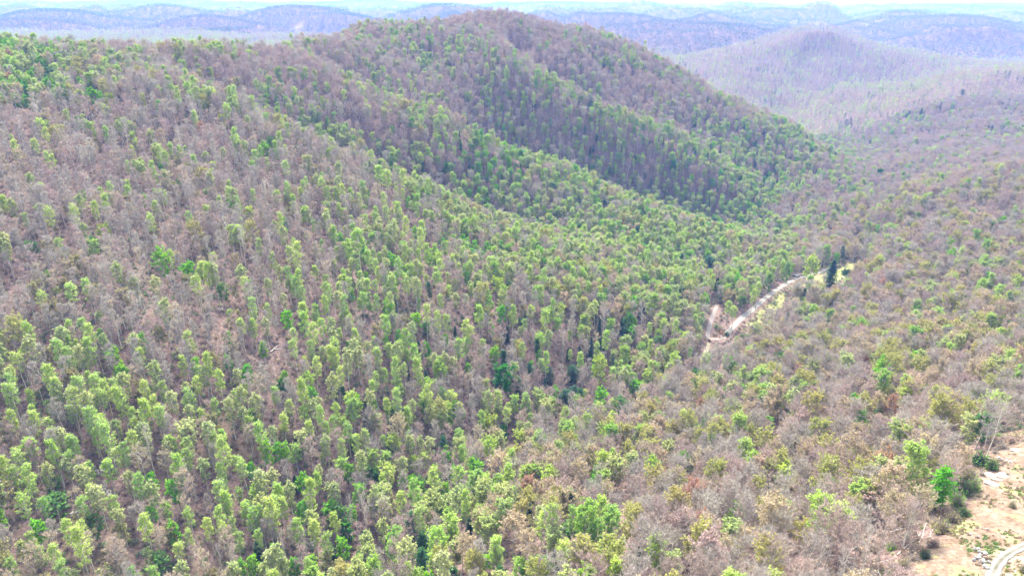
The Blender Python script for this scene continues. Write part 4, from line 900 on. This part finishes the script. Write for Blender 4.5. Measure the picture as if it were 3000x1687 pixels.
# ---------------------------------------------------------------- undergrowth
def bush(seed, H, R, leafm, twig, n=90, q=.32, tw=70):
    r = np.random.default_rng(seed); d = rdir(r, n); d[:, 2] = np.abs(d[:, 2]); p = d * [R, R, H] * r.uniform(.35, 1, (n, 1)) * (1 + .25 * np.sin(5 * np.arctan2(d[:, 1:2], d[:, 0:1]) + seed))
    v1, f1 = leafs(p, q * r.uniform(.6, 1.2, n), r)
    d2 = rdir(r, tw); d2[:, 2] = np.abs(d2[:, 2]) + .4; d2 /= np.linalg.norm(d2, axis=1, keepdims=True)
    v2, f2 = slivers(d2 * .1 * R, d2, np.full(tw, 1.1) * (R + H) / 2 * r.uniform(.6, 1.2, tw), np.full(tw, .07), r)
    return dict(lv=v1, lf=f1, sv=v2, sf=f2, mats=(M[leafm], M[twig]))
def bush_mesh(g): return mesh_from('brush', np.concatenate([g['sv'], g['lv']]), [g['sf'], g['lf'] + len(g['sv'])], (g['mats'][0], g['mats'][1]), np.concatenate([np.ones(len(g['sf'])), np.zeros(len(g['lf']))]))
bk = [bush(1, 1.6, 1.6, 'bud_olive', 'twig_grey', 40, .3), bush(2, 1.3, 1.7, 'dry_brush', 'twig_mauve', 60, .28, 110), bush(3, 2.4, 1.5, 'leaf_sage', 'twig_grey', 40, .3), bush(4, 1.8, 2.0, 'dry_brush', 'twig_grey', 30, .3, 140), bush(5, 1.5, 1.4, 'leaf_mid', 'twig_grey', 45, .3), bush(6, 3.4, 1.5, 'bud_tan', 'twig_grey', 30, .3, 120)]
ux, uy = scatter(75, 640, 2.8, 1.12); uz = height(ux, uy); P1, P2, _ = pix(ux, uy, uz)
keep = ~hidden(ux, uy, uz + 3) & (P1 > -300) & (P1 < 3300) & (P2 < 1900) & (road_dist(ux, uy) > 1.5) & (poly_dist(ux, uy, CLEAR_POLY) < 2) & (poly_dist(ux, uy, FIELD_POLY) < 1) & (rng.uniform(0, 1, len(ux)) < .25 + .9 * fbm(ux / 22, uy / 22, 33, 3))
ux, uy, uz = ux[keep], uy[keep], uz[keep]; gsel = fbm(ux / 45, uy / 45, 39, 3) + rng.normal(0, .1, len(ux))
ui = np.where(gsel > .6, 4, np.where(gsel > .54, 0, np.where(gsel > .48, 2, np.where(rng.uniform(0, 1, len(ux)) < .5, 1, np.where(rng.uniform(0, 1, len(ux)) < .6, 3, 5)))))
us_ = rng.uniform(.5, 1.25, len(ux))
points_stuff('undergrowth', 'low brush and saplings between the trees', ux, uy, uz - .1, np.stack([0 * ux, 0 * ux, rng.uniform(0, 6.28, len(ux))], 1), np.stack([us_, us_, us_], 1), ui, [bush_mesh(b) for b in bk]); print('brush', len(ux))
# tufts on the clearing
gx_, gy_ = rng.uniform(60, 240, 60000), rng.uniform(60, 235, 60000)
dd = poly_dist(gx_, gy_, CLEAR_POLY); nz_ = fbm(gx_ / 9, gy_ / 9, 55, 4)
P1, P2, _ = pix(gx_, gy_, np.full(len(gx_), 178.)); GP = hit(2925, 1625, 60, 300); GP2 = hit(2875, 1590, 60, 300); gzone = np.maximum(np.exp(-(((gx_ - GP[0]) / 3.2) ** 2 + ((gy_ - GP[1]) / 4.5) ** 2) ** 2), np.exp(-(((gx_ - GP2[0]) / 4) ** 2 + ((gy_ - GP2[1]) / 2.5) ** 2) ** 2))
keep = (dd > -6) & (P1 < 3400) & (P2 < 2000) & (P1 > 2300) & (rng.uniform(0, 1, len(gx_)) < np.clip((nz_ - .5) * 3 + gzone * 2 + .02, 0, 1)) & (line_dist(gx_, gy_, ROAD_XY['clearing_track'][0]) > 1.7)
gx_, gy_, gzone = gx_[keep], gy_[keep], gzone[keep]; gz_ = height(gx_, gy_)
tf_ = [bush(21, .35, .45, 'leaf_mid', 'dry_brush', 26, .2, 14), bush(22, .3, .5, 'dry_brush', 'dry_brush', 24, .2, 20), bush(23, .5, .6, 'bud_olive', 'dry_brush', 26, .2, 14)]
gs_ = rng.uniform(.5, 1.3, len(gx_)); gi_ = np.where(gzone > .35, np.where(rng.uniform(0, 1, len(gx_)) < .75, 0, 2), rng.choice(3, len(gx_), p=[.12, .55, .33]))
points_stuff('grass_tufts', 'patchy green and dry grass tufts on the clearing', gx_, gy_, gz_ - .03, np.stack([0 * gx_, 0 * gx_, rng.uniform(0, 6.28, len(gx_))], 1), np.stack([gs_, gs_, gs_], 1), gi_, [bush_mesh(b) for b in tf_]); print('tufts', len(gx_))
# ---------------------------------------------------------------- shrubs one can point out
SHR = {'olive green': ('bud_olive', 'twig_grey'), 'dark green': ('leaf_mid', 'bark_dark'), 'yellow-green': ('leaf_soft_green', 'twig_grey'), 'brown leafless': ('dry_brush', 'twig_mauve'), 'deep green': ('needle_green', 'bark_dark')}
SM = {}
for j, (k, (a, b)) in enumerate(SHR.items()):
    g = bush(300 + j, 1.0, 1.0, a, b, 420, .13, 260)
    SM[k] = (mesh_from('stems', g['sv'], g['sf'], (M[b],)), mesh_from('crown', g['lv'], g['lf'], (M[a],)))
for px, py, w, h, k, lab in [
  (2870, 1345, 62, 40, 'dark green', 'wide dark green shrub at the upper corner of the clearing'), (2905, 1362, 44, 34, 'dark green', 'dark green shrub reaching out onto the bare soil'), (2838, 1392, 60, 44, 'olive green', 'olive shrub above the big bush thicket on the clearing rim'),
  (2850, 1420, 40, 50, 'yellow-green', 'upright pale green shrub on the clearing rim'), (2815, 1430, 64, 54, 'dark green', 'large rounded green shrub between the bright pine and the soil'), (2800, 1462, 46, 50, 'yellow-green', 'yellow-green shrub on the clearing rim below the green thicket'),
  (2825, 1500, 42, 26, 'dark green', 'small leafy shrub where the rim meets open tan soil'), (2790, 1515, 50, 36, 'olive green', 'spreading olive shrub under the bright pine'), (2760, 1545, 60, 36, 'olive green', 'ragged olive shrub beside the brush heap'),
  (2708, 1622, 36, 36, 'deep green', 'round dark evergreen shrub beside the fallen trunks'), (2965, 1478, 22, 22, 'olive green', 'small round bush alone on the tan soil'), (2840, 1608, 20, 12, 'yellow-green', 'small grass-green bush behind the boulder pile'),
  (2735, 1590, 40, 26, 'brown leafless', 'brown leafless shrub on the lower clearing rim'), (2770, 1500, 40, 30, 'brown leafless', 'brown twiggy shrub under the bright pine'), (2922, 1315, 16, 12, 'deep green', 'little dark bush on the soil bank'),
  (2890, 1300, 36, 22, 'brown leafless', 'brown shrub between the white-barked tree and the bank'), (2994, 1665, 20, 36, 'olive green', 'olive bush beside the two-rut track'), (2960, 1292, 60, 24, 'brown leafless', 'long brown thicket on top of the soil bank'),
  (2650, 1650, 40, 26, 'olive green', 'olive bush among the fallen trunks'), (2610, 1600, 36, 26, 'yellow-green', 'pale green bush in the clearing edge slash'), (2480, 798, 40, 20, 'deep green', 'dark low thicket beside the conical evergreen at the field'),
  (2110, 965, 24, 18, 'olive green', 'olive bush between the lane and the gravel road'), (2128, 978, 22, 14, 'dark green', 'low dark bush in the fork of the two gravel roads'), (2098, 955, 16, 18, 'yellow-green', 'pale bush on the lane verge above the junction'), (2330, 905, 34, 24, 'deep green', 'dark bush cluster below the grassy field'), (2370, 890, 20, 24, 'brown leafless', 'brown bush below the field'), (2200, 985, 30, 20, 'olive green', 'olive bush on the bank under the gravel road'), (2172, 1000, 26, 16, 'dark green', 'dark bush beside the road junction bank')]:
    g = hit(px, py + h * .3, 80, 900); d = float(pix(*[np.array([v]) for v in g])[2][0])
    e = bpy.data.objects.new('shrub', None); col.objects.link(e); s_ = w * d / FPX / 2 * 1.0; e.location = (g[0], g[1], g[2] - .1)
    e.scale = (s_, s_, h * d / FPX * .9); e.rotation_euler = (0, 0, px * .7)
    e['label'] = lab; e['category'] = 'shrub'; e['group'] = 'shrubs along the clearing and road'
    for me, nm in zip(SM[k], ('stems', 'crown')):
        c_ = bpy.data.objects.new(nm, me); col.objects.link(c_); c_.parent = e

# ---------------------------------------------------------------- rocks
def rock_mat(name, a, b):
    t = NT(name); tc = t.n('ShaderNodeTexCoord'); n = t.noise(tc.outputs['Object'], 2.5, 5, .65)
    c = t.ramp(n, [(.32, a), (.62, b)]); bs = t.n('ShaderNodeBsdfDiffuse'); t.l(c, bs.inputs[0])
    bp = t.n('ShaderNodeBump'); bp.inputs['Distance'].default_value = .12; bp.inputs['Strength'].default_value = .8; t.l(n, bp.inputs['Height']); t.l(bp.outputs[0], bs.inputs['Normal']); t.l(bs.outputs[0], t.out.inputs[0]); return t.m
M['rock_white'] = rock_mat('rock_white', (.26, .245, .23), (.44, .42, .40)); M['rock_tan'] = rock_mat('rock_tan', (.24, .17, .12), (.38, .29, .21)); M['rock_grey'] = rock_mat('rock_grey', (.17, .16, .155), (.38, .37, .36)); M['rock_pink'] = rock_mat('rock_pink', (.28, .235, .205), (.42, .36, .325))
import bmesh
def rock(seed, mat, sub=3):
    bm = bmesh.new(); bmesh.ops.create_icosphere(bm, subdivisions=sub, radius=1.0); r = random.Random(seed)
    pl = [(Vector((r.gauss(0, 1), r.gauss(0, 1), r.gauss(0, 1))).normalized(), r.uniform(.55, .85)) for _ in range(11)]
    for v in bm.verts:
        for n, d in pl:
            k = v.co.dot(n) - d
            if k > 0: v.co -= n * k
        q = np.array([[v.co.x, v.co.y, v.co.z]]) * 2.2 + seed
        v.co *= 1 + .09 * (float(vnoise(q[:, 0] + q[:, 2], q[:, 1] - q[:, 2], seed)[0]) - .5)
    me = bpy.data.meshes.new('rock'); bm.to_mesh(me); bm.free(); me.materials.append(M[mat]); return me
RK = {(m_, j): rock(40 + j * 3 + len(m_), m_) for m_ in ('rock_white', 'rock_tan', 'rock_grey', 'rock_pink') for j in range(3)}
def place_rock(name, cat, px, py, wpx, dpx, hm, mat, ang, lab, grp, lift=0.0):
    g = hit(px, py, 80, 900); d = float(pix(*[np.array([v]) for v in g])[2][0])
    o = link(name, RK[mat, int(px + py) % 3], loc=(g[0], g[1], g[2] + hm * .15 + lift)); o.scale = (wpx * d / FPX / 2, dpx * d / FPX / 2 * 1.35, hm / 1.4); o.rotation_euler = (0.1 * math.sin(px), .1 * math.cos(py), ang)
    o['label'] = lab; o['category'] = cat
    if grp: o['group'] = grp
PILE = [(475, 790, 90, 60, 'rock_white', 'big white block at the top of the boulder pile', -.2, .3), (560, 800, 90, 70, 'rock_white', 'white boulder second from the top of the pile', .2, .5), (595, 860, 110, 60, 'rock_white', 'long white boulder sloping down the middle of the pile', -.6, .5), (735, 870, 150, 70, 'rock_white', 'long pale slab on the upper grass side of the pile', -.6, .2),
        (600, 960, 110, 60, 'rock_white', 'white boulder in the centre of the pile', -.5, .9), (730, 935, 90, 60, 'rock_pink', 'pinkish stone wedged between white boulders', .4, .5), (575, 1020, 110, 80, 'rock_white', 'rounded white boulder on the brown side of the pile centre', 0, .8), (465, 1060, 90, 60, 'rock_white', 'outermost white stone on the brown side of the pile', -.8, .2),
        (755, 1015, 120, 70, 'rock_tan', 'tan boulder at the centre of the grass side', -.7, .6), (840, 1005, 110, 60, 'rock_tan', 'tan boulder at the outer grass edge of the pile', -.8, .2), (835, 1110, 130, 55, 'rock_white', 'long pale stone at the lower grass edge of the pile', -.7, .2), (700, 1110, 120, 100, 'rock_white', 'round white boulder low in the pile', 0, .8),
        (620, 1110, 70, 60, 'rock_pink', 'small pinkish stone beside the low round boulder', .3, .4), (590, 1165, 170, 60, 'rock_tan', 'long tan slab along the brown side of the pile', -.6, .1), (730, 1225, 120, 80, 'rock_white', 'white boulder near the bottom of the pile', -.3, .4), (815, 1265, 110, 75, 'rock_white', 'lowest white boulder of the pile', -.3, .2), (510, 1000, 70, 50, 'rock_grey', 'small grey stone at the brown side of the pile', .3, .2)]
for x, y, w, dd_, mt, lab, an, lf in PILE:
    place_rock('boulder', 'boulder', 2800 + x / 8.675, 1520 + y / 8.675, w / 7.4, dd_ / 7.4, .95, mt, an, lab, 'boulders heaped on the clearing', lf * .5)
for px, py, w, dd_, h, mt, lab in [(2843, 1564, 8, 7, .5, 'rock_white', 'lone white stone up the bank from the boulder pile'), (2869, 1572, 7, 7, .45, 'rock_pink', 'lone pale stone at the top of the green grass patch'), (2973, 1674, 9, 7, .4, 'rock_white', 'white stone lying beside the two-rut track'), (2891, 1548, 9, 4, .3, 'rock_white', 'thin white stone on open tan soil above the grass patch'),
        (2938, 1624, 12, 8, .3, 'rock_white', 'pale flat stone between the grass and the track'), (2925, 1341, 10, 7, .6, 'rock_white', 'first pale stone of the row below the soil bank'), (2936, 1345, 12, 8, .6, 'rock_pink', 'second pale stone of the row below the soil bank'), (2948, 1348, 10, 7, .5, 'rock_white', 'third pale stone of the row below the soil bank'), (2960, 1353, 13, 8, .6, 'rock_white', 'last white stone of the row below the soil bank'),
        (2731, 1599, 10, 8, .5, 'rock_grey', 'grey stone between the dark shrub and the tan soil'), (2617, 1568, 12, 14, .7, 'rock_pink', 'pinkish stump-like rock under the crooked white-barked tree'),
        (2900, 1392, 44, 24, .5, 'rock_pink', 'upper pale sandstone slab bared on the clearing'), (2938, 1392, 42, 26, .5, 'rock_white', 'bright white sandstone slab bared on the clearing'), (2908, 1416, 46, 26, .45, 'rock_pink', 'lower pinkish sandstone slab bared on the clearing'), (2918, 1404, 36, 10, .4, 'rock_pink', 'thin sandstone ledge between the bared slabs'),
        (2980, 1320, 40, 14, .5, 'rock_white', 'long pale sandstone slab high on the clearing'), (2310, 943, 15, 8, 1.6, 'rock_white', 'white rock outcrop showing through trees below the field'), (2318, 940, 12, 7, 1.8, 'rock_grey', 'grey-white rock beside the white outcrop below the field'),
        (2330, 815, 12, 6, 1.0, 'rock_white', 'white slab lying below the small shed'), (2321, 821, 10, 4, .7, 'rock_white', 'low white slab at the trees near the small shed'),
        (165, 1150, 60, 12, 2.0, 'rock_grey', 'dark rock ledge breaking out of the brown slope')]:
    place_rock('rock', 'rock', px, py, w, dd_, h, mt, -.25, lab, None)

# ---------------------------------------------------------------- fallen trunks
def log_mesh(seed, L, r0, mat, nb=5):
    r = np.random.default_rng(seed); k = 7; x = np.linspace(0, L, k); p = np.stack([x, np.cumsum(r.normal(0, L * .012, k)), r0 + .12 * np.abs(r.normal(0, 1, k))], 1)
    rr = r0 * (1 - .7 * x / L); v, f = prism(p[:-1], p[1:], rr[:-1], rr[1:], 6)
    s = r.uniform(.45, .98, nb); a = p[(s * (k - 1)).astype(int)]; d = np.stack([r.uniform(.4, 1, nb), r.normal(0, .8, nb), r.uniform(.1, .9, nb)], 1); b = a + d * L * .14
    v2, f2 = prism(a, b, np.full(nb, r0 * .4), np.full(nb, r0 * .1), 4)
    me = mesh_from('trunk', v, f, (M[mat],)); me2 = mesh_from('limbs', v2, f2, (M[mat],)); return me, me2
for j, (x1, y1, x2, y2, r_, mt, lab) in enumerate([
  (2628, 1626, 2702, 1563, .16, 'bark_grey', 'long grey fallen trunk rising along the edge of the clearing'), (2572, 1650, 2629, 1633, .13, 'bark_grey', 'grey fallen trunk below the long one at the clearing edge'), (2572, 1664, 2579, 1690, .18, 'bark_white', 'short bleached snag leaning at the bottom edge of the slash'), (2610, 1560, 2665, 1543, .16, 'bark_white', 'bleached broken limb across the crooked white-barked tree'),
  (2723, 1573, 2733, 1550, .1, 'bark_grey', 'thin pole leaning in the brush heap'), (2690, 1590, 2712, 1530, .14, 'bark_grey', 'grey trunk lying up through the brush heap'), (2640, 1660, 2668, 1641, .1, 'bark_white', 'pale stick lying beside the olive bush'), (2600, 1675, 2630, 1650, .1, 'bark_grey', 'thin grey log near the bottom of the slash'), (2250, 1625, 2325, 1605, .2, 'bark_white', 'pale long log lying among trees below the rust-brown pair'),
  (2800, 1395, 2820, 1352, .1, 'bark_white', 'bleached limb sticking out over the rim thicket'), (485, 1158, 515, 1198, .16, 'bark_white', 'pale trunk fallen downhill on the brown slope'), (498, 1170, 532, 1192, .1, 'bark_grey', 'thin trunk crossing beside the pale fallen one'), (478, 1335, 530, 1383, .14, 'bark_grey', 'long thin fallen trunk in the brown gap'), (555, 1318, 595, 1345, .12, 'bark_white', 'pale fallen trunk between two green stands'),
  (402, 892, 414, 872, .15, 'bark_white', 'short bleached log standing out on the brown slope'), (793, 1032, 815, 1012, .32, 'bark_white', 'thick bleached broken log on the brown slope'), (806, 1024, 824, 1023, .26, 'bark_white', 'second bleached piece beside the thick broken log'), (595, 1505, 620, 1550, .1, 'bark_grey', 'thin leaning trunk in the lower green stand'), (790, 832, 797, 820, .12, 'bark_white', 'small bleached snag on the upper brown slope'),
  (320, 875, 360, 858, .12, 'bark_grey', 'grey log lying level across the brown slope'), (470, 1040, 520, 1030, .12, 'bark_grey', 'grey log lying across the slope below the leafy patch'), (170, 1105, 205, 1125, .12, 'bark_grey', 'grey log above the dark rock ledge'), (1560, 1668, 1610, 1650, .14, 'bark_grey', 'grey log in the lower hollow near the picture bottom'), (1880, 1440, 1930, 1425, .16, 'bark_white', 'pale trunk lying under the wide leafless trees')]):
    a, b = hit(x1, y1, 80, 900), hit(x2, y2, 80, 900); d_ = b - a; L = float(np.linalg.norm(d_)); L = min(L, 26)
    e = bpy.data.objects.new('fallen_log', None); col.objects.link(e); e.location = a; e.rotation_euler = Vector(d_.tolist()).to_track_quat('X', 'Z').to_euler()
    e['label'] = lab; e['category'] = 'log'; e['group'] = 'fallen trunks'
    for me, nm in zip(log_mesh(j, L, r_, mt), ('trunk', 'limbs')):
        c_ = bpy.data.objects.new(nm, me); col.objects.link(c_); c_.parent = e

# ---------------------------------------------------------------- small shed and vehicle by the road
def flat(name, c, rough=.6):
    t = NT(name); tc = t.n('ShaderNodeTexCoord'); n = t.noise(tc.outputs['Object'], 3, 4, .6); b = t.n('ShaderNodeBsdfPrincipled')
    t.l(t.mix(n, tuple(v * .7 for v in c), tuple(min(1, v * 1.2) for v in c)), b.inputs['Base Color']); b.inputs['Roughness'].default_value = rough; t.l(b.outputs[0], t.out.inputs[0]); return t.m
M['wood_dark'] = flat('wood_dark', (.10, .08, .07)); M['tin'] = flat('tin', (.5, .5, .5), .4); M['paint_rust'] = flat('paint_rust', (.32, .10, .07), .4); M['glass_dark'] = flat('glass_dark', (.02, .025, .03), .1); M['rubber'] = flat('rubber', (.03, .03, .03), .9)
def box(bm, x0, x1, y0, y1, z0_, z1_, taper=0, bev=0):
    vs = [bm.verts.new((x, y, z)) for z, k in ((z0_, 0), (z1_, taper)) for x, y in ((x0 + k, y0 + k), (x1 - k, y0 + k), (x1 - k, y1 - k), (x0 + k, y1 - k))]
    for f in ((3, 2, 1, 0), (4, 5, 6, 7), (0, 1, 5, 4), (1, 2, 6, 5), (2, 3, 7, 6), (3, 0, 4, 7)): bm.faces.new([vs[i] for i in f])
def bmo(name, fn, mat, parent):
    bm = bmesh.new(); fn(bm); me = bpy.data.meshes.new(name); bm.to_mesh(me); bm.free(); me.materials.append(M[mat]); o = link(name, me, parent=parent); return o
g = hit(2333, 812, 200, 900); e = bpy.data.objects.new('shed', None); col.objects.link(e); e.location = g; e.rotation_euler = (0, 0, .5); e['label'] = 'low dark shed with a dull grey roof beside the gravel road'; e['category'] = 'shed'
for a_ in ((-2.2, 2.2, 1.35, 1.45), (-2.2, 2.2, -1.45, -1.35), (-2.3, -2.2, -1.45, 1.45), (2.2, 2.3, -1.45, 1.45)): bmo('wall', lambda bm, a_=a_: box(bm, *a_, -.3, 1.9), 'wood_dark', e)
def roof(bm):
    for s_ in (-1, 1):
        v = [bm.verts.new(c) for c in ((-2.6, 0, 2.7), (2.6, 0, 2.7), (2.6, s_ * 1.8, 1.85), (-2.6, s_ * 1.8, 1.85), (-2.6, 0, 2.62), (2.6, 0, 2.62), (2.6, s_ * 1.8, 1.77), (-2.6, s_ * 1.8, 1.77))]
        for f in ((0, 1, 2, 3), (7, 6, 5, 4), (3, 2, 6, 7), (0, 3, 7, 4), (2, 1, 5, 6)): bm.faces.new([v[i] for i in f])
bmo('roof', roof, 'rock_grey', e); bmo('door', lambda bm: box(bm, -.5, .5, -1.5, -1.455, -.2, 1.6), 'bark_grey', e)
g = hit(2078, 1001, 200, 900); e = bpy.data.objects.new('utility_vehicle', None); col.objects.link(e); e.location = (g[0], g[1], g[2] + .15); e.rotation_euler = (0, 0, 1.75); e['label'] = 'small rust-red utility vehicle parked where the gravel tracks meet'; e['category'] = 'vehicle'
def body(bm): box(bm, -1.5, 1.5, -.75, .75, .4, .8, .05); box(bm, .55, 1.45, -.7, .7, .8, 1.0, .1); box(bm, -1.5, -.55, -.75, -.68, .8, 1.1); box(bm, -1.5, -.55, .68, .75, .8, 1.1); box(bm, -1.5, -1.43, -.68, .68, .8, 1.1)
bmo('body', body, 'paint_rust', e); bmo('roof', lambda bm: box(bm, -.55, .55, -.72, .72, 1.78, 1.86, .04), 'wood_dark', e); bmo('windscreen', lambda bm: box(bm, .5, .54, -.66, .66, 1.0, 1.74), 'glass_dark', e)
bmo('seat', lambda bm: box(bm, -.45, -.1, -.6, .6, .82, 1.3, .03), 'rubber', e)
for x in (-.45, .5):
    for y in (-.7, .64): bmo('post', lambda bm, x=x, y=y: box(bm, x - .03, x + .03, y, y + .06, .8, 1.78), 'wood_dark', e)
wm = bmesh.new(); bmesh.ops.create_cone(wm, cap_ends=True, segments=18, radius1=.36, radius2=.36, depth=.26, matrix=Matrix.Rotation(math.pi / 2, 4, 'X')); wme = bpy.data.meshes.new('wheel'); wm.to_mesh(wme); wm.free(); wme.materials.append(M['rubber'])
for x in (-.98, .98):
    for y in (-.74, .74): link('wheel', wme, parent=e, loc=(x, y, .36))

# ---------------------------------------------------------------- haze
if HAZE:
    top = max(float(GZ.max()) + 24, CZ + 5); bot = float(GZ.min()) - 1.5
    bm = bmesh.new(); box(bm, -130000, 130000, -3000, 75000, bot, top); me = bpy.data.meshes.new('haze'); bm.to_mesh(me); bm.free()
    hm = bpy.data.materials.new('haze'); hm.use_nodes = True; nt = hm.node_tree
    for n in list(nt.nodes): nt.nodes.remove(n)
    o_ = nt.nodes.new('ShaderNodeOutputMaterial'); v_ = nt.nodes.new('ShaderNodeVolumePrincipled'); v_.inputs['Color'].default_value = (.175, .365, 1.0, 1); v_.inputs['Absorption Color'].default_value = (.55, .65, .85, 1); v_.inputs['Density'].default_value = HAZE_D; v_.inputs['Anisotropy'].default_value = 0.0
    nt.links.new(v_.outputs[0], o_.inputs['Volume']); me.materials.append(hm); link('haze', me, kind='stuff', label='pale blue haze filling the valleys')
    print('haze', bot, top)
